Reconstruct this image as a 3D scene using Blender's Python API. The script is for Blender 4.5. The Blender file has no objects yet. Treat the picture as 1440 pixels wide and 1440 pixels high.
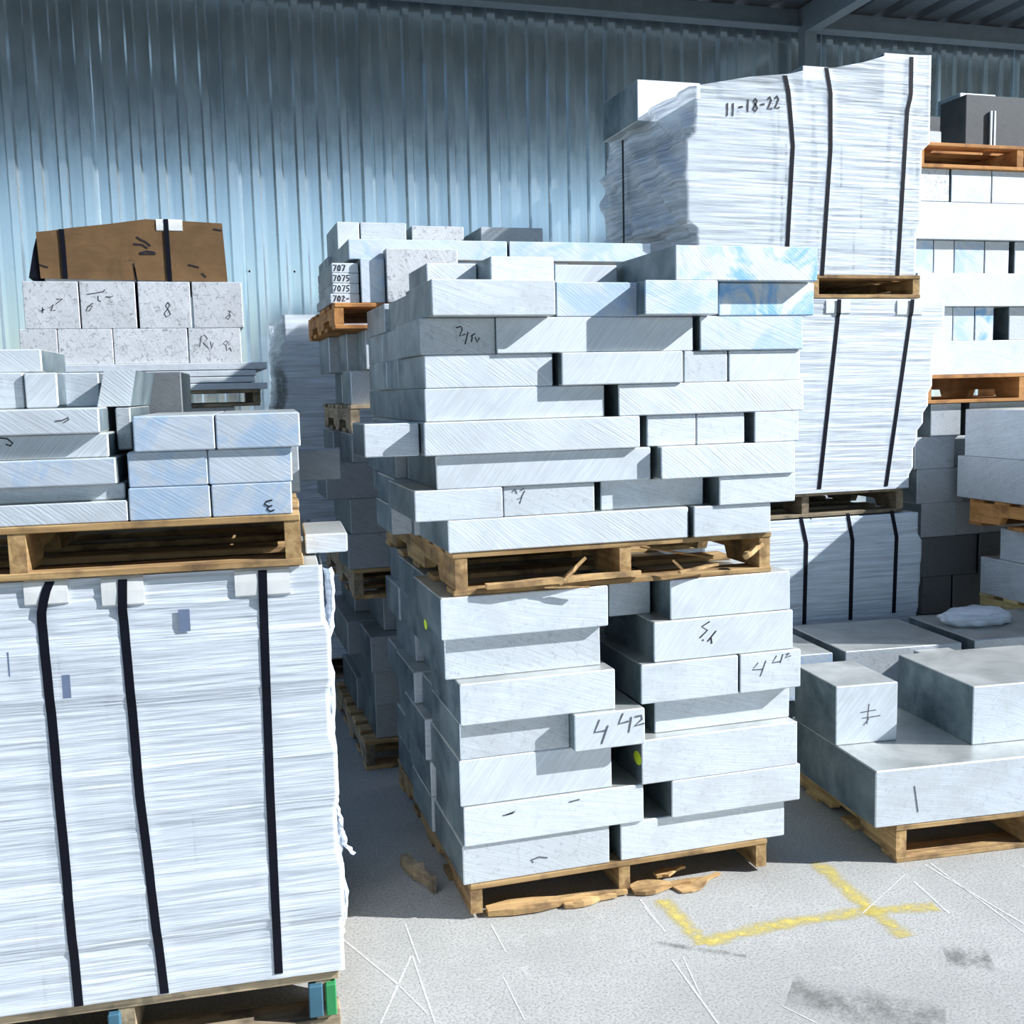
import bpy, bmesh, math, random
import numpy as np
from mathutils import Vector, Matrix

# ------------------------------------------------------------------ camera, sky, sun, exposure
SC = bpy.context.scene
COL = SC.collection
PITCH, YAW, ROLL, FPX, HC = math.radians(6.57), math.radians(16.3), math.radians(-1.38), 1500.0, 1.62


def cam_axes():
    cy, sy, cp, sp = math.cos(YAW), math.sin(YAW), math.cos(PITCH), math.sin(PITCH)
    f = Vector((sy * cp, cy * cp, -sp)); r = Vector((cy, -sy, 0)); u = r.cross(f)
    c, s = math.cos(ROLL), math.sin(ROLL)
    return r * c + u * s, u * c - r * s, f


RT, UP, FW = cam_axes()
cam_d = bpy.data.cameras.new('camera')
cam_d.sensor_width = 36.0
cam_d.lens = 36.0 * FPX / 1440.0
cam_d.clip_start = 0.05
cam = bpy.data.objects.new('camera', cam_d)
COL.objects.link(cam)
cam.matrix_world = Matrix(((RT.x, UP.x, -FW.x, 0), (RT.y, UP.y, -FW.y, 0), (RT.z, UP.z, -FW.z, HC), (0, 0, 0, 1)))
SC.camera = cam

SUN_L = Vector((-1.0, 0.43, -0.70)).normalized()      # the way the sunlight travels
world = bpy.data.worlds.new('sky')
SC.world = world
world.use_nodes = True
wn = world.node_tree
wn.nodes.clear()
w_out = wn.nodes.new('ShaderNodeOutputWorld')
w_bg = wn.nodes.new('ShaderNodeBackground')
w_sky = wn.nodes.new('ShaderNodeTexSky')
w_sky.sky_type = 'NISHITA'
w_sky.sun_disc = False
w_sky.sun_elevation = math.asin(-SUN_L.z)
w_sky.sun_rotation = math.atan2(-SUN_L.x, -SUN_L.y)
w_sky.air_density = 1.0
w_sky.dust_density = 0.2
w_sky.ozone_density = 2.5
w_bg.inputs['Strength'].default_value = 0.15
wn.links.new(w_sky.outputs[0], w_bg.inputs[0])
wn.links.new(w_bg.outputs[0], w_out.inputs[0])
sun_d = bpy.data.lights.new('sun', 'SUN')
sun_d.energy = 7.2
sun_d.angle = math.radians(0.53)
sun_d.color = (0.965, 0.985, 1.0)
sun = bpy.data.objects.new('sun', sun_d)
COL.objects.link(sun)
sun.rotation_euler = SUN_L.to_track_quat('-Z', 'Y').to_euler()
sun.location = (8, -4, 9)
vs = SC.view_settings
vs.view_transform = 'Standard'
vs.look = 'None'
vs.gamma = 1.0
vs.use_curve_mapping = False
vs.exposure = 0.2

rnd = random.Random(7)


# ------------------------------------------------------------------ frames: photo pixels -> places in the yard
class Frame:
    """A stack's own axes: u along its front, v away from the camera, z up, turned by deg about the vertical."""

    def __init__(self, deg, v):
        self.a = math.radians(deg); self.v = v
        self.R = Matrix.Rotation(self.a, 4, 'Z')
        self.Ri = self.R.inverted().to_3x3()

    def at(self, x, y, v=None):
        v = self.v if v is None else v
        d = self.Ri @ (RT * ((x - 720) / FPX) - UP * ((y - 720) / FPX) + FW)
        t = v / d.y
        return d.x * t, HC + d.z * t

    def u(self, x, y, v=None): return self.at(x, y, v)[0]
    def z(self, x, y, v=None): return self.at(x, y, v)[1]
    def w(self, u, v, z): return self.R @ Vector((u, v, z))
    def m(self, u, v, z, rz=0.0): return Matrix.Translation(self.w(u, v, z)) @ Matrix.Rotation(self.a + rz, 4, 'Z')


# ------------------------------------------------------------------ materials
def mat(name):
    m = bpy.data.materials.new(name); m.use_nodes = True
    nt = m.node_tree; nt.nodes.clear()
    o = nt.nodes.new('ShaderNodeOutputMaterial'); b = nt.nodes.new('ShaderNodeBsdfPrincipled')
    nt.links.new(b.outputs[0], o.inputs[0])
    return m, nt, b


def N(nt, t, **kw):
    n = nt.nodes.new(t)
    for k, v in kw.items():
        if k in n.inputs: n.inputs[k].default_value = v
        else: setattr(n, k, v)
    return n


def L(nt, a, b): nt.links.new(a, b)


def ramp(nt, src, stops):
    r = N(nt, 'ShaderNodeValToRGB'); e = r.color_ramp.elements
    while len(e) < len(stops): e.new(0.5)
    for i, (p, c) in enumerate(stops):
        e[i].position = p
        e[i].color = (c, c, c, 1) if isinstance(c, (int, float)) else (*c, 1)
    L(nt, src, r.inputs[0])
    return r.outputs[0]


def mix(nt, fac, a, b, blend='MIX'):
    n = N(nt, 'ShaderNodeMix'); n.data_type = 'RGBA'; n.blend_type = blend
    for s, v in ((n.inputs[0], fac), (n.inputs[6], a), (n.inputs[7], b)):
        if isinstance(v, bpy.types.NodeSocket): L(nt, v, s)
        else: s.default_value = v if isinstance(v, float) else (*v, 1)
    return n.outputs[2]


def math_n(nt, op, a, b=None):
    n = N(nt, 'ShaderNodeMath'); n.operation = op
    for s, v in ((n.inputs[0], a), (n.inputs[1], b)):
        if v is None: continue
        if isinstance(v, bpy.types.NodeSocket): L(nt, v, s)
        else: s.default_value = v
    return n.outputs[0]


def coords(nt, scale=(1, 1, 1), rot=(0, 0, 0), jitter=True):
    tc = N(nt, 'ShaderNodeTexCoord'); src = tc.outputs['Object']
    if jitter:
        oi = N(nt, 'ShaderNodeObjectInfo'); va = N(nt, 'ShaderNodeVectorMath'); va.operation = 'ADD'
        mu = math_n(nt, 'MULTIPLY', oi.outputs['Random'], 37.0)
        L(nt, src, va.inputs[0]); L(nt, mu, va.inputs[1]); src = va.outputs[0]
    mp = N(nt, 'ShaderNodeMapping'); mp.inputs['Scale'].default_value = scale; mp.inputs['Rotation'].default_value = rot
    L(nt, src, mp.inputs[0])
    return mp.outputs[0]


def noise(nt, vec, scale, detail=4.0, rough=0.55, dist=0.0):
    n = N(nt, 'ShaderNodeTexNoise'); n.inputs['Scale'].default_value = scale; n.inputs['Detail'].default_value = detail
    n.inputs['Roughness'].default_value = rough; n.inputs['Distortion'].default_value = dist
    L(nt, vec, n.inputs['Vector'])
    return n.outputs[0]


def bump(nt, b, h, strength, dist=0.002):
    n = N(nt, 'ShaderNodeBump'); n.inputs['Strength'].default_value = strength; n.inputs['Distance'].default_value = dist
    L(nt, h, n.inputs['Height']); L(nt, n.outputs[0], b.inputs['Normal'])


def aluminium(name, angle, saw, mottled=0.0, tint=(0.82, 0.88, 0.95), blue=0.0):
    """sawn ends bright with blade lines, mill faces duller and stained, sides painted darker for shade"""
    m, nt, b = mat(name)
    vec = coords(nt)
    tc = N(nt, 'ShaderNodeTexCoord'); sep = N(nt, 'ShaderNodeSeparateXYZ'); L(nt, tc.outputs['Normal'], sep.inputs[0])
    face = math_n(nt, 'GREATER_THAN', math_n(nt, 'ABSOLUTE', sep.outputs[1]), 0.6)
    mp = N(nt, 'ShaderNodeMapping'); mp.inputs['Rotation'].default_value = (0, math.radians(angle), 0); L(nt, vec, mp.inputs[0])
    wv = N(nt, 'ShaderNodeTexWave'); wv.wave_type = 'BANDS'; wv.bands_direction = 'X'
    wv.inputs['Scale'].default_value = 38; wv.inputs['Distortion'].default_value = 3.0; wv.inputs['Detail'].default_value = 3.0
    wv.inputs['Detail Scale'].default_value = 1.6
    bend = N(nt, 'ShaderNodeVectorMath'); bend.operation = 'MULTIPLY_ADD'
    wob = N(nt, 'ShaderNodeTexNoise'); wob.inputs['Scale'].default_value = 1.6; wob.inputs['Detail'].default_value = 1.0; L(nt, mp.outputs[0], wob.inputs['Vector'])
    L(nt, wob.outputs['Color'], bend.inputs[0]); bend.inputs[1].default_value = (0.14, 0.14, 0.14); L(nt, mp.outputs[0], bend.inputs[2])
    L(nt, bend.outputs[0], wv.inputs['Vector'])
    mp2 = N(nt, 'ShaderNodeMapping'); mp2.inputs['Scale'].default_value = (210, 8, 7)
    L(nt, bend.outputs[0], mp2.inputs[0])
    streak = noise(nt, mp2.outputs[0], 1.0, 3.0, 0.65)
    fade = ramp(nt, noise(nt, vec, 6.0, 2.0, 0.5), [(0.35, 0.15), (0.65, 1.0)])
    sawh = math_n(nt, 'ADD', math_n(nt, 'MULTIPLY', math_n(nt, 'MULTIPLY', wv.outputs[1], fade), 0.16), math_n(nt, 'MULTIPLY', streak, 0.95))
    stain = noise(nt, vec, 5.0, 6.0, 0.62, 0.4)
    patch = noise(nt, vec, 6.5, 4.0, 0.6, 1.0)
    oi = N(nt, 'ShaderNodeObjectInfo')
    base_f = mix(nt, ramp(nt, sawh, [(0.36, 0.0), (0.74, 1.0)]), tuple(c * 0.80 for c in tint), tint)
    base_f = mix(nt, ramp(nt, stain, [(0.36, 0.45), (0.52, 0.0)]), base_f, (0.58, 0.61, 0.63))
    if mottled:
        spk = noise(nt, vec, 46.0, 4.0, 0.75, 1.2)
        base_f = mix(nt, ramp(nt, spk, [(0.33, mottled), (0.47, 0.0)]), base_f, (0.22, 0.24, 0.26))
    if blue:
        base_f = mix(nt, ramp(nt, patch, [(0.47, 0.0), (0.60, blue)]), base_f, (0.22, 0.50, 0.86))
    base_s = mix(nt, ramp(nt, stain, [(0.32, 0.0), (0.68, 1.0)]), (0.07, 0.115, 0.145), (0.34, 0.41, 0.43))  # side faces darker than mill finish and stain, painting in shade
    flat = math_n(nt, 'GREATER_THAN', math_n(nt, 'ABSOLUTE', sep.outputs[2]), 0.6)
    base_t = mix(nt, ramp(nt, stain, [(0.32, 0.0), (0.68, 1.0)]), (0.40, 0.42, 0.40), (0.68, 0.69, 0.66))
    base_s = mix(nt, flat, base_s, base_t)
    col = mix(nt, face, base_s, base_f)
    col = mix(nt, 1.0, col, oi.outputs['Color'], 'MULTIPLY')
    L(nt, col, b.inputs['Base Color'])
    met = N(nt, 'ShaderNodeMix'); L(nt, face, met.inputs[0]); met.inputs[2].default_value = 0.55; met.inputs[3].default_value = 0.38
    L(nt, met.outputs[0], b.inputs['Metallic'])
    ro = N(nt, 'ShaderNodeMix'); L(nt, face, ro.inputs[0]); ro.inputs[2].default_value = 0.42; ro.inputs[3].default_value = 0.58
    L(nt, ro.outputs[0], b.inputs['Roughness'])
    hgt = N(nt, 'ShaderNodeMix'); L(nt, face, hgt.inputs[0]); L(nt, stain, hgt.inputs[2]); L(nt, sawh, hgt.inputs[3])
    bump(nt, b, hgt.outputs[0], saw, 0.0016)
    return m


M = {}
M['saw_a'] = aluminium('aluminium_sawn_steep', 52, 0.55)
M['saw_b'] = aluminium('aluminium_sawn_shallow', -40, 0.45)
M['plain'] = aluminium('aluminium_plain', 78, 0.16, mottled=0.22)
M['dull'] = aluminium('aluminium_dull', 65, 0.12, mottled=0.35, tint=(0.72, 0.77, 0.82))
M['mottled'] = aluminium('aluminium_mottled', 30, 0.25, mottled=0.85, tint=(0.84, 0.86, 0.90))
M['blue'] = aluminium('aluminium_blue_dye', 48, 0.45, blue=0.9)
M['bluish'] = aluminium('aluminium_pale_blue', 60, 0.4, blue=0.35, tint=(0.74, 0.82, 0.92))


def wood_mat(name, a, b_, dark):
    m, nt, b = mat(name)
    v = coords(nt, (3.0, 40, 40)); g = noise(nt, v, 1.0, 5.0, 0.6, 0.6)
    v2 = coords(nt, (9, 9, 9)); s = noise(nt, v2, 1.0, 4.0, 0.6)
    c = mix(nt, ramp(nt, g, [(0.32, 0.0), (0.66, 1.0)]), a, b_)
    c = mix(nt, ramp(nt, s, [(0.34, 0.75), (0.52, 0.0)]), c, dark)
    oi = N(nt, 'ShaderNodeObjectInfo')
    c = mix(nt, 1.0, c, oi.outputs['Color'], 'MULTIPLY')
    L(nt, c, b.inputs['Base Color']); b.inputs['Roughness'].default_value = 0.85
    bump(nt, b, g, 0.5, 0.003)
    return m


M['wood'] = wood_mat('pallet_wood', (0.30, 0.17, 0.065), (0.62, 0.41, 0.185), (0.12, 0.07, 0.035))
M['wood_grey'] = wood_mat('weathered_wood', (0.24, 0.19, 0.13), (0.46, 0.36, 0.23), (0.09, 0.07, 0.05))
M['wood_orange'] = wood_mat('orange_wood', (0.46, 0.20, 0.06), (0.68, 0.33, 0.11), (0.22, 0.09, 0.03))
M['wood_yellow'] = wood_mat('yellow_wood', (0.66, 0.49, 0.20), (0.82, 0.66, 0.34), (0.36, 0.24, 0.09))


def flat_mat(name, col, rough=0.5, metal=0.0, spec=0.5):
    m, nt, b = mat(name)
    n = noise(nt, coords(nt), 14.0, 4.0, 0.6)
    c = mix(nt, ramp(nt, n, [(0.3, 0.0), (0.7, 1.0)]), tuple(x * 0.82 for x in col), col)
    L(nt, c, b.inputs['Base Color']); b.inputs['Roughness'].default_value = rough; b.inputs['Metallic'].default_value = metal
    b.inputs['Specular IOR Level'].default_value = spec
    return m


M['strap'] = flat_mat('black_strap', (0.006, 0.007, 0.014), 0.5, 0.0, 0.15)
M['plastic'] = flat_mat('white_plastic', (0.86, 0.87, 0.86), 0.5)
M['ink'] = flat_mat('black_ink', (0.012, 0.012, 0.02), 0.6)
M['pencil'] = flat_mat('grey_marker', (0.11, 0.12, 0.14), 0.6)
M['yellow_sticker'] = flat_mat('yellow_green_sticker', (0.66, 0.86, 0.05), 0.5)
M['paint_blue'] = flat_mat('blue_paint', (0.05, 0.15, 0.22), 0.7)
M['paint_green'] = flat_mat('green_paint', (0.03, 0.28, 0.09), 0.7)
M['beam'] = flat_mat('grey_painted_steel', (0.16, 0.21, 0.25), 0.55, 0.2)
M['tag'] = flat_mat('printed_tag', (0.17, 0.22, 0.34), 0.6)


def film_mat(name, base, opac0, opac1, sz):
    m = bpy.data.materials.new(name); m.use_nodes = True
    nt = m.node_tree; nt.nodes.clear()
    o = nt.nodes.new('ShaderNodeOutputMaterial'); b = nt.nodes.new('ShaderNodeBsdfPrincipled')
    t = nt.nodes.new('ShaderNodeBsdfTransparent'); mx = nt.nodes.new('ShaderNodeMixShader')
    v = coords(nt, (2.2, 2.2, sz), (0.0, math.radians(1.5), 0), False)
    s1 = noise(nt, v, 1.0, 5.0, 0.62, 0.5)
    v2 = coords(nt, (5, 5, sz * 3), (0.0, math.radians(-2.5), 0), False)
    s2 = noise(nt, v2, 1.0, 3.0, 0.6, 0.3)
    s = math_n(nt, 'ADD', math_n(nt, 'MULTIPLY', s1, 0.6), math_n(nt, 'MULTIPLY', s2, 0.4))
    L(nt, ramp(nt, s, [(0.34, opac0), (0.60, opac1)]), mx.inputs[0])
    b.inputs['Base Color'].default_value = (*base, 1); b.inputs['Roughness'].default_value = 0.32
    b.inputs['Specular IOR Level'].default_value = 0.6
    bump(nt, b, s, 0.8, 0.006)
    L(nt, t.outputs[0], mx.inputs[1]); L(nt, b.outputs[0], mx.inputs[2]); L(nt, mx.outputs[0], o.inputs[0])
    return m


M['film'] = film_mat('stretch_film_white', (0.80, 0.86, 0.94), 0.50, 0.98, 60)
M['film_clear'] = film_mat('stretch_film_clear', (0.78, 0.84, 0.91), 0.30, 0.92, 45)


def wall_mat():
    m, nt, b = mat('galvanised_sheet')
    n = noise(nt, coords(nt, (1, 1, 0.35), jitter=False), 9.0, 6.0, 0.65, 0.6)
    n2 = noise(nt, coords(nt, (40, 1, 1.2), jitter=False), 1.0, 3.0, 0.5)
    c = mix(nt, ramp(nt, n, [(0.35, 0.0), (0.6, 1.0)]), (0.72, 0.82, 0.88), (0.80, 0.89, 0.94))
    c = mix(nt, ramp(nt, n2, [(0.3, 0.18), (0.6, 0.0)]), c, (0.5, 0.55, 0.6))
    L(nt, c, b.inputs['Base Color'])
    b.inputs['Metallic'].default_value = 0.90
    L(nt, ramp(nt, n, [(0.3, 0.15), (0.7, 0.20)]), b.inputs['Roughness'])
    bump(nt, b, n2, 0.04, 0.002)
    return m


M['wall'] = wall_mat()
M['roof'] = flat_mat('dark_roof_sheet', (0.10, 0.13, 0.16), 0.5, 0.5)


def floor_mat():
    m, nt, b = mat('worn_concrete')
    v = coords(nt, jitter=False)
    n1 = noise(nt, v, 1.7, 6.0, 0.6, 0.3); n2 = noise(nt, v, 130.0, 3.0, 0.7); n3 = noise(nt, v, 14.0, 5.0, 0.65, 0.8)
    c = mix(nt, ramp(nt, n1, [(0.3, 0.0), (0.7, 1.0)]), (0.36, 0.355, 0.33), (0.49, 0.48, 0.455))
    c = mix(nt, ramp(nt, n2, [(0.36, 0.8), (0.54, 0.0)]), c, (0.21, 0.21, 0.20))
    c = mix(nt, ramp(nt, n3, [(0.34, 0.4), (0.5, 0.0)]), c, (0.33, 0.33, 0.32))
    c = mix(nt, ramp(nt, n3, [(0.60, 0.0), (0.75, 0.45)]), c, (0.55, 0.55, 0.53))
    L(nt, c, b.inputs['Base Color']); b.inputs['Roughness'].default_value = 0.8
    bump(nt, b, math_n(nt, 'ADD', n2, n3), 0.25, 0.003)
    return m


M['floor'] = floor_mat()


def worn_paint(name, col, lo, hi, sc=30.0):
    m = bpy.data.materials.new(name); m.use_nodes = True
    nt = m.node_tree; nt.nodes.clear()
    o = nt.nodes.new('ShaderNodeOutputMaterial'); b = nt.nodes.new('ShaderNodeBsdfPrincipled')
    t = nt.nodes.new('ShaderNodeBsdfTransparent'); mx = nt.nodes.new('ShaderNodeMixShader')
    n = noise(nt, coords(nt), sc, 6.0, 0.75)
    tc = N(nt, 'ShaderNodeTexCoord'); sp = N(nt, 'ShaderNodeSeparateXYZ'); L(nt, tc.outputs['UV'], sp.inputs[0])
    e = math_n(nt, 'ABSOLUTE', math_n(nt, 'SUBTRACT', sp.outputs[1], 0.5))
    edge = ramp(nt, e, [(0.1, 1.0), (0.5, 0.0)])
    L(nt, math_n(nt, 'MULTIPLY', ramp(nt, n, [(lo, 0.0), (hi, 1.0)]), edge), mx.inputs[0])
    b.inputs['Base Color'].default_value = (*col, 1); b.inputs['Roughness'].default_value = 0.8
    L(nt, t.outputs[0], mx.inputs[1]); L(nt, b.outputs[0], mx.inputs[2]); L(nt, mx.outputs[0], o.inputs[0])
    return m


M['paint_yellow'] = worn_paint('worn_yellow_paint', (0.62, 0.50, 0.13), 0.30, 0.62)
M['scrape'] = worn_paint('white_scrape', (0.78, 0.78, 0.76), 0.30, 0.60, 60.0)
M['oil'] = worn_paint('dark_oil_stain', (0.13, 0.13, 0.12), 0.35, 0.95, 18.0)


def cardboard():
    m, nt, b = mat('cardboard')
    v = coords(nt, jitter=False); n = noise(nt, v, 6.0, 6.0, 0.65, 0.5)
    v2 = coords(nt, (4, 4, 22), jitter=False); n2 = noise(nt, v2, 1.0, 5.0, 0.7, 0.8)
    c = mix(nt, ramp(nt, n, [(0.3, 0.0), (0.7, 1.0)]), (0.115, 0.062, 0.024), (0.20, 0.112, 0.045))
    c = mix(nt, ramp(nt, n2, [(0.27, 0.9), (0.36, 0.0)]), c, (0.05, 0.035, 0.025))
    L(nt, c, b.inputs['Base Color']); b.inputs['Roughness'].default_value = 0.85
    bump(nt, b, n2, 0.4, 0.004)
    return m


M['cardboard'] = cardboard()


# ------------------------------------------------------------------ object helpers
def link(name, me, m=None, parent=None, mw=None, color=None):
    o = bpy.data.objects.new(name, me)
    COL.objects.link(o)
    if m is not None and me is not None:
        if not me.materials: me.materials.append(m)
    if parent is not None: o.parent = parent
    if mw is not None: o.matrix_basis = mw
    if color is not None: o.color = (*color, 1.0)
    return o


def tag(o, label, cat, group=None):
    o['label'] = label; o['category'] = cat
    if group: o['group'] = group
    return o


def empty(name, mw):
    o = bpy.data.objects.new(name, None); COL.objects.link(o); o.matrix_basis = mw; o.empty_display_size = 0.1
    return o


def box_bm(bm, x0, x1, y0, y1, z0, z1):
    vs_ = [bm.verts.new(p) for p in ((x0, y0, z0), (x1, y0, z0), (x1, y1, z0), (x0, y1, z0), (x0, y0, z1), (x1, y0, z1), (x1, y1, z1), (x0, y1, z1))]
    for f in ((0, 3, 2, 1), (4, 5, 6, 7), (0, 1, 5, 4), (1, 2, 6, 5), (2, 3, 7, 6), (3, 0, 4, 7)):
        bm.faces.new([vs_[i] for i in f])


def to_mesh(bm, name, smooth=False):
    bmesh.ops.recalc_face_normals(bm, faces=bm.faces)
    me = bpy.data.meshes.new(name); bm.to_mesh(me); bm.free()
    if smooth:
        for p in me.polygons: p.use_smooth = True
    return me


_cache = {}


def box_mesh(w, d, h, bev, jit=0.0, key=None):
    """box with its base centred on the origin"""
    k = (round(w, 4), round(d, 4), round(h, 4), bev, key)
    if k in _cache: return _cache[k]
    bm = bmesh.new(); box_bm(bm, -w / 2, w / 2, -d / 2, d / 2, 0, h)
    if jit:
        for v in bm.verts: v.co += Vector((rnd.uniform(-jit, jit), rnd.uniform(-jit, jit), 0))
    if bev: bmesh.ops.bevel(bm, geom=list(bm.edges), offset=bev, segments=1, affect='EDGES', clamp_overlap=True)
    me = to_mesh(bm, 'box'); _cache[k] = me if not jit else _cache.get(k, me)
    if jit: _cache.pop(k, None)
    return me


def poly_prism(pts, y0, y1, name):
    """outline pts (x, z) pushed from y0 to y1"""
    bm = bmesh.new()
    a = [bm.verts.new((x, y0, z)) for x, z in pts]; b = [bm.verts.new((x, y1, z)) for x, z in pts]
    bm.faces.new(a); bm.faces.new(b[::-1]); n = len(pts)
    for i in range(n): bm.faces.new((a[i], b[i], b[(i + 1) % n], a[(i + 1) % n]))
    return to_mesh(bm, name)


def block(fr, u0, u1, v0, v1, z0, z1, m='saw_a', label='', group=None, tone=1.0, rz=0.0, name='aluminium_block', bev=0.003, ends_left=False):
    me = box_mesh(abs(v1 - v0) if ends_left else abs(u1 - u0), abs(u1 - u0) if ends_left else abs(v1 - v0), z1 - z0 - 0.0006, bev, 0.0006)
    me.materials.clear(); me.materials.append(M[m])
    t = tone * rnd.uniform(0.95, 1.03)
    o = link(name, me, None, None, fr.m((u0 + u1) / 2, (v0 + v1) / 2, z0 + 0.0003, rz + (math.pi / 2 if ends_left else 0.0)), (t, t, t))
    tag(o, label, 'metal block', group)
    FRONT[o.name] = (fr, v0)
    return o


FRONT = {}


def ribbon_pts(pts, w):
    """2-D polyline -> left and right offset points"""
    out = []
    n = len(pts)
    for i in range(n):
        a = Vector(pts[max(0, i - 1)]); b = Vector(pts[min(n - 1, i + 1)])
        t = (b - a)
        if t.length < 1e-9: t = Vector((1, 0))
        t.normalize(); nn = Vector((-t.y, t.x)) * (w / 2); p = Vector(pts[i])
        out.append((p + nn, p - nn))
    return out


def marking(parent, strokes, w=0.004, m='ink', v=None, name='marking', off=0.0012):
    """hand-drawn strokes, given as photo pixels, on the front face of parent"""
    fr, v0 = FRONT[parent.name]
    v = v0 if v is None else v
    inv = parent.matrix_basis.inverted()
    bm = bmesh.new()
    for st in strokes:
        pts = [fr.at(x, y, v) for x, y in st]
        q = ribbon_pts(pts, w); prev = None
        for a, b in q:
            va = [bm.verts.new(inv @ fr.w(p.x, v - dv, p.y)) for p in (a, b) for dv in (off, off * 0.2)]
            if prev:
                bm.faces.new((prev[0], prev[2], va[2], va[0])); bm.faces.new((prev[0], va[0], va[1], prev[1]))
                bm.faces.new((prev[2], prev[3], va[3], va[2]))
            prev = va
    return link(name, to_mesh(bm, name), M[m], parent)


ORD = ['first', 'second', 'third', 'fourth', 'fifth', 'sixth', 'seventh', 'eighth', 'ninth', 'tenth', 'eleventh', 'twelfth']


def pos_word(i, n):
    if n == 1: return 'single'
    if i == 0: return 'leftmost'
    if i == n - 1: return 'rightmost'
    return ORD[i] + ' from left'


# ------------------------------------------------------------------ pallets
def pallet(fr, u0, u1, v0, v1, z0, z1, m='wood', label=None, parent=None, tone=1.0, notch=True, deck=7, skip_front_bottom=False, su=None, tb=0.017):
    """stringer pallet: three notched stringers running away from the camera, deckboards across"""
    base = fr.m((u0 + u1) / 2, (v0 + v1) / 2, z0)
    if parent is None:
        root = empty('pallet', base); tag(root, label, 'pallet'); mw = Matrix.Identity(4)
    else:
        root = empty('pallet', parent.matrix_basis.inverted() @ base); root.parent = parent; mw = Matrix.Identity(4)
    W, D, Hh = u1 - u0, v1 - v0, z1 - z0
    zs0, zs1 = tb, Hh - tb
    pts = [(-D / 2 + 0.003, zs0), (-D / 2 + 0.003, zs1), (D / 2 - 0.003, zs1), (D / 2 - 0.003, zs0)]
    if notch:
        hgt = (zs1 - zs0) * 0.42
        for c in (D * 0.22, -D * 0.22):
            pts += [(c + 0.115, zs0), (c + 0.095, zs0 + hgt), (c - 0.095, zs0 + hgt), (c - 0.115, zs0)]
    sm = poly_prism(pts, -0.019, 0.019, 'stringer')
    col = lambda: (tone * rnd.uniform(0.78, 1.1),) * 3
    for s in (su or (-W / 2 + 0.02, 0.0, W / 2 - 0.02)):
        link('stringer', sm, M[m], root, Matrix.Translation((s, 0, 0)) @ Matrix.Rotation(math.radians(90), 4, 'Z'), col())
    bw = 0.098
    bd = box_mesh(W, bw, tb, 0.002, key='deck')
    for i in range(deck):
        y = -D / 2 + bw / 2 + (D - bw) * i / (deck - 1)
        link('deckboard', bd, M[m], root, Matrix.Translation((rnd.uniform(-.004, .004), y, zs1 - 0.0002)), col())
    for i in range(5):
        if i == 0 and skip_front_bottom: continue
        y = -D / 2 + bw / 2 + (D - bw) * i / 4
        link('bottom_board', bd, M[m], root, Matrix.Translation((rnd.uniform(-.004, .004), y, 0.0002)), col())
    return root


def splinter(parent, fr, a, b, w, h, m='wood'):
    """a broken sliver of board lying between two world points"""
    a = Vector(a); b = Vector(b); d = b - a; ln = d.length
    bm = bmesh.new()
    n = 6; ring = []
    for i in range(n + 1):
        t = i / n; ww = w * (0.25 + 0.75 * math.sin(math.pi * min(1, t * 1.3 + 0.12)) ** 0.7) * rnd.uniform(.7, 1.1); hh = h * rnd.uniform(.6, 1.1)
        ring.append([bm.verts.new((t * ln, y, z)) for y, z in ((-ww / 2, 0), (ww / 2, 0), (ww / 2, hh), (-ww / 2, hh))])
    for r0, r1 in zip(ring, ring[1:]):
        for k in range(4): bm.faces.new((r0[k], r0[(k + 1) % 4], r1[(k + 1) % 4], r1[k]))
    bm.faces.new(ring[0]); bm.faces.new(ring[-1])
    q = d.to_track_quat('X', 'Z').to_matrix().to_4x4()
    mw = Matrix.Translation(a) @ q
    return link('splinter', to_mesh(bm, 'splinter'), M[m], parent, parent.matrix_basis.inverted() @ mw, (1.1, 1.1, 1.1))


# ------------------------------------------------------------------ stretch film, straps, corner plates
def vnoise(rs, u, v):
    """smooth value noise, arrays u and v"""
    g = rs.rand(64, 512)
    iu = np.floor(u).astype(int); iv = np.floor(v).astype(int); fu = u - iu; fv = v - iv
    fu = fu * fu * (3 - 2 * fu); fv = fv * fv * (3 - 2 * fv)
    a = g[iu % 64, iv % 512]; b = g[(iu + 1) % 64, iv % 512]; c = g[iu % 64, (iv + 1) % 512]; d = g[(iu + 1) % 64, (iv + 1) % 512]
    return (a * (1 - fu) + b * fu) * (1 - fv) + (c * (1 - fu) + d * fu) * fv


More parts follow.
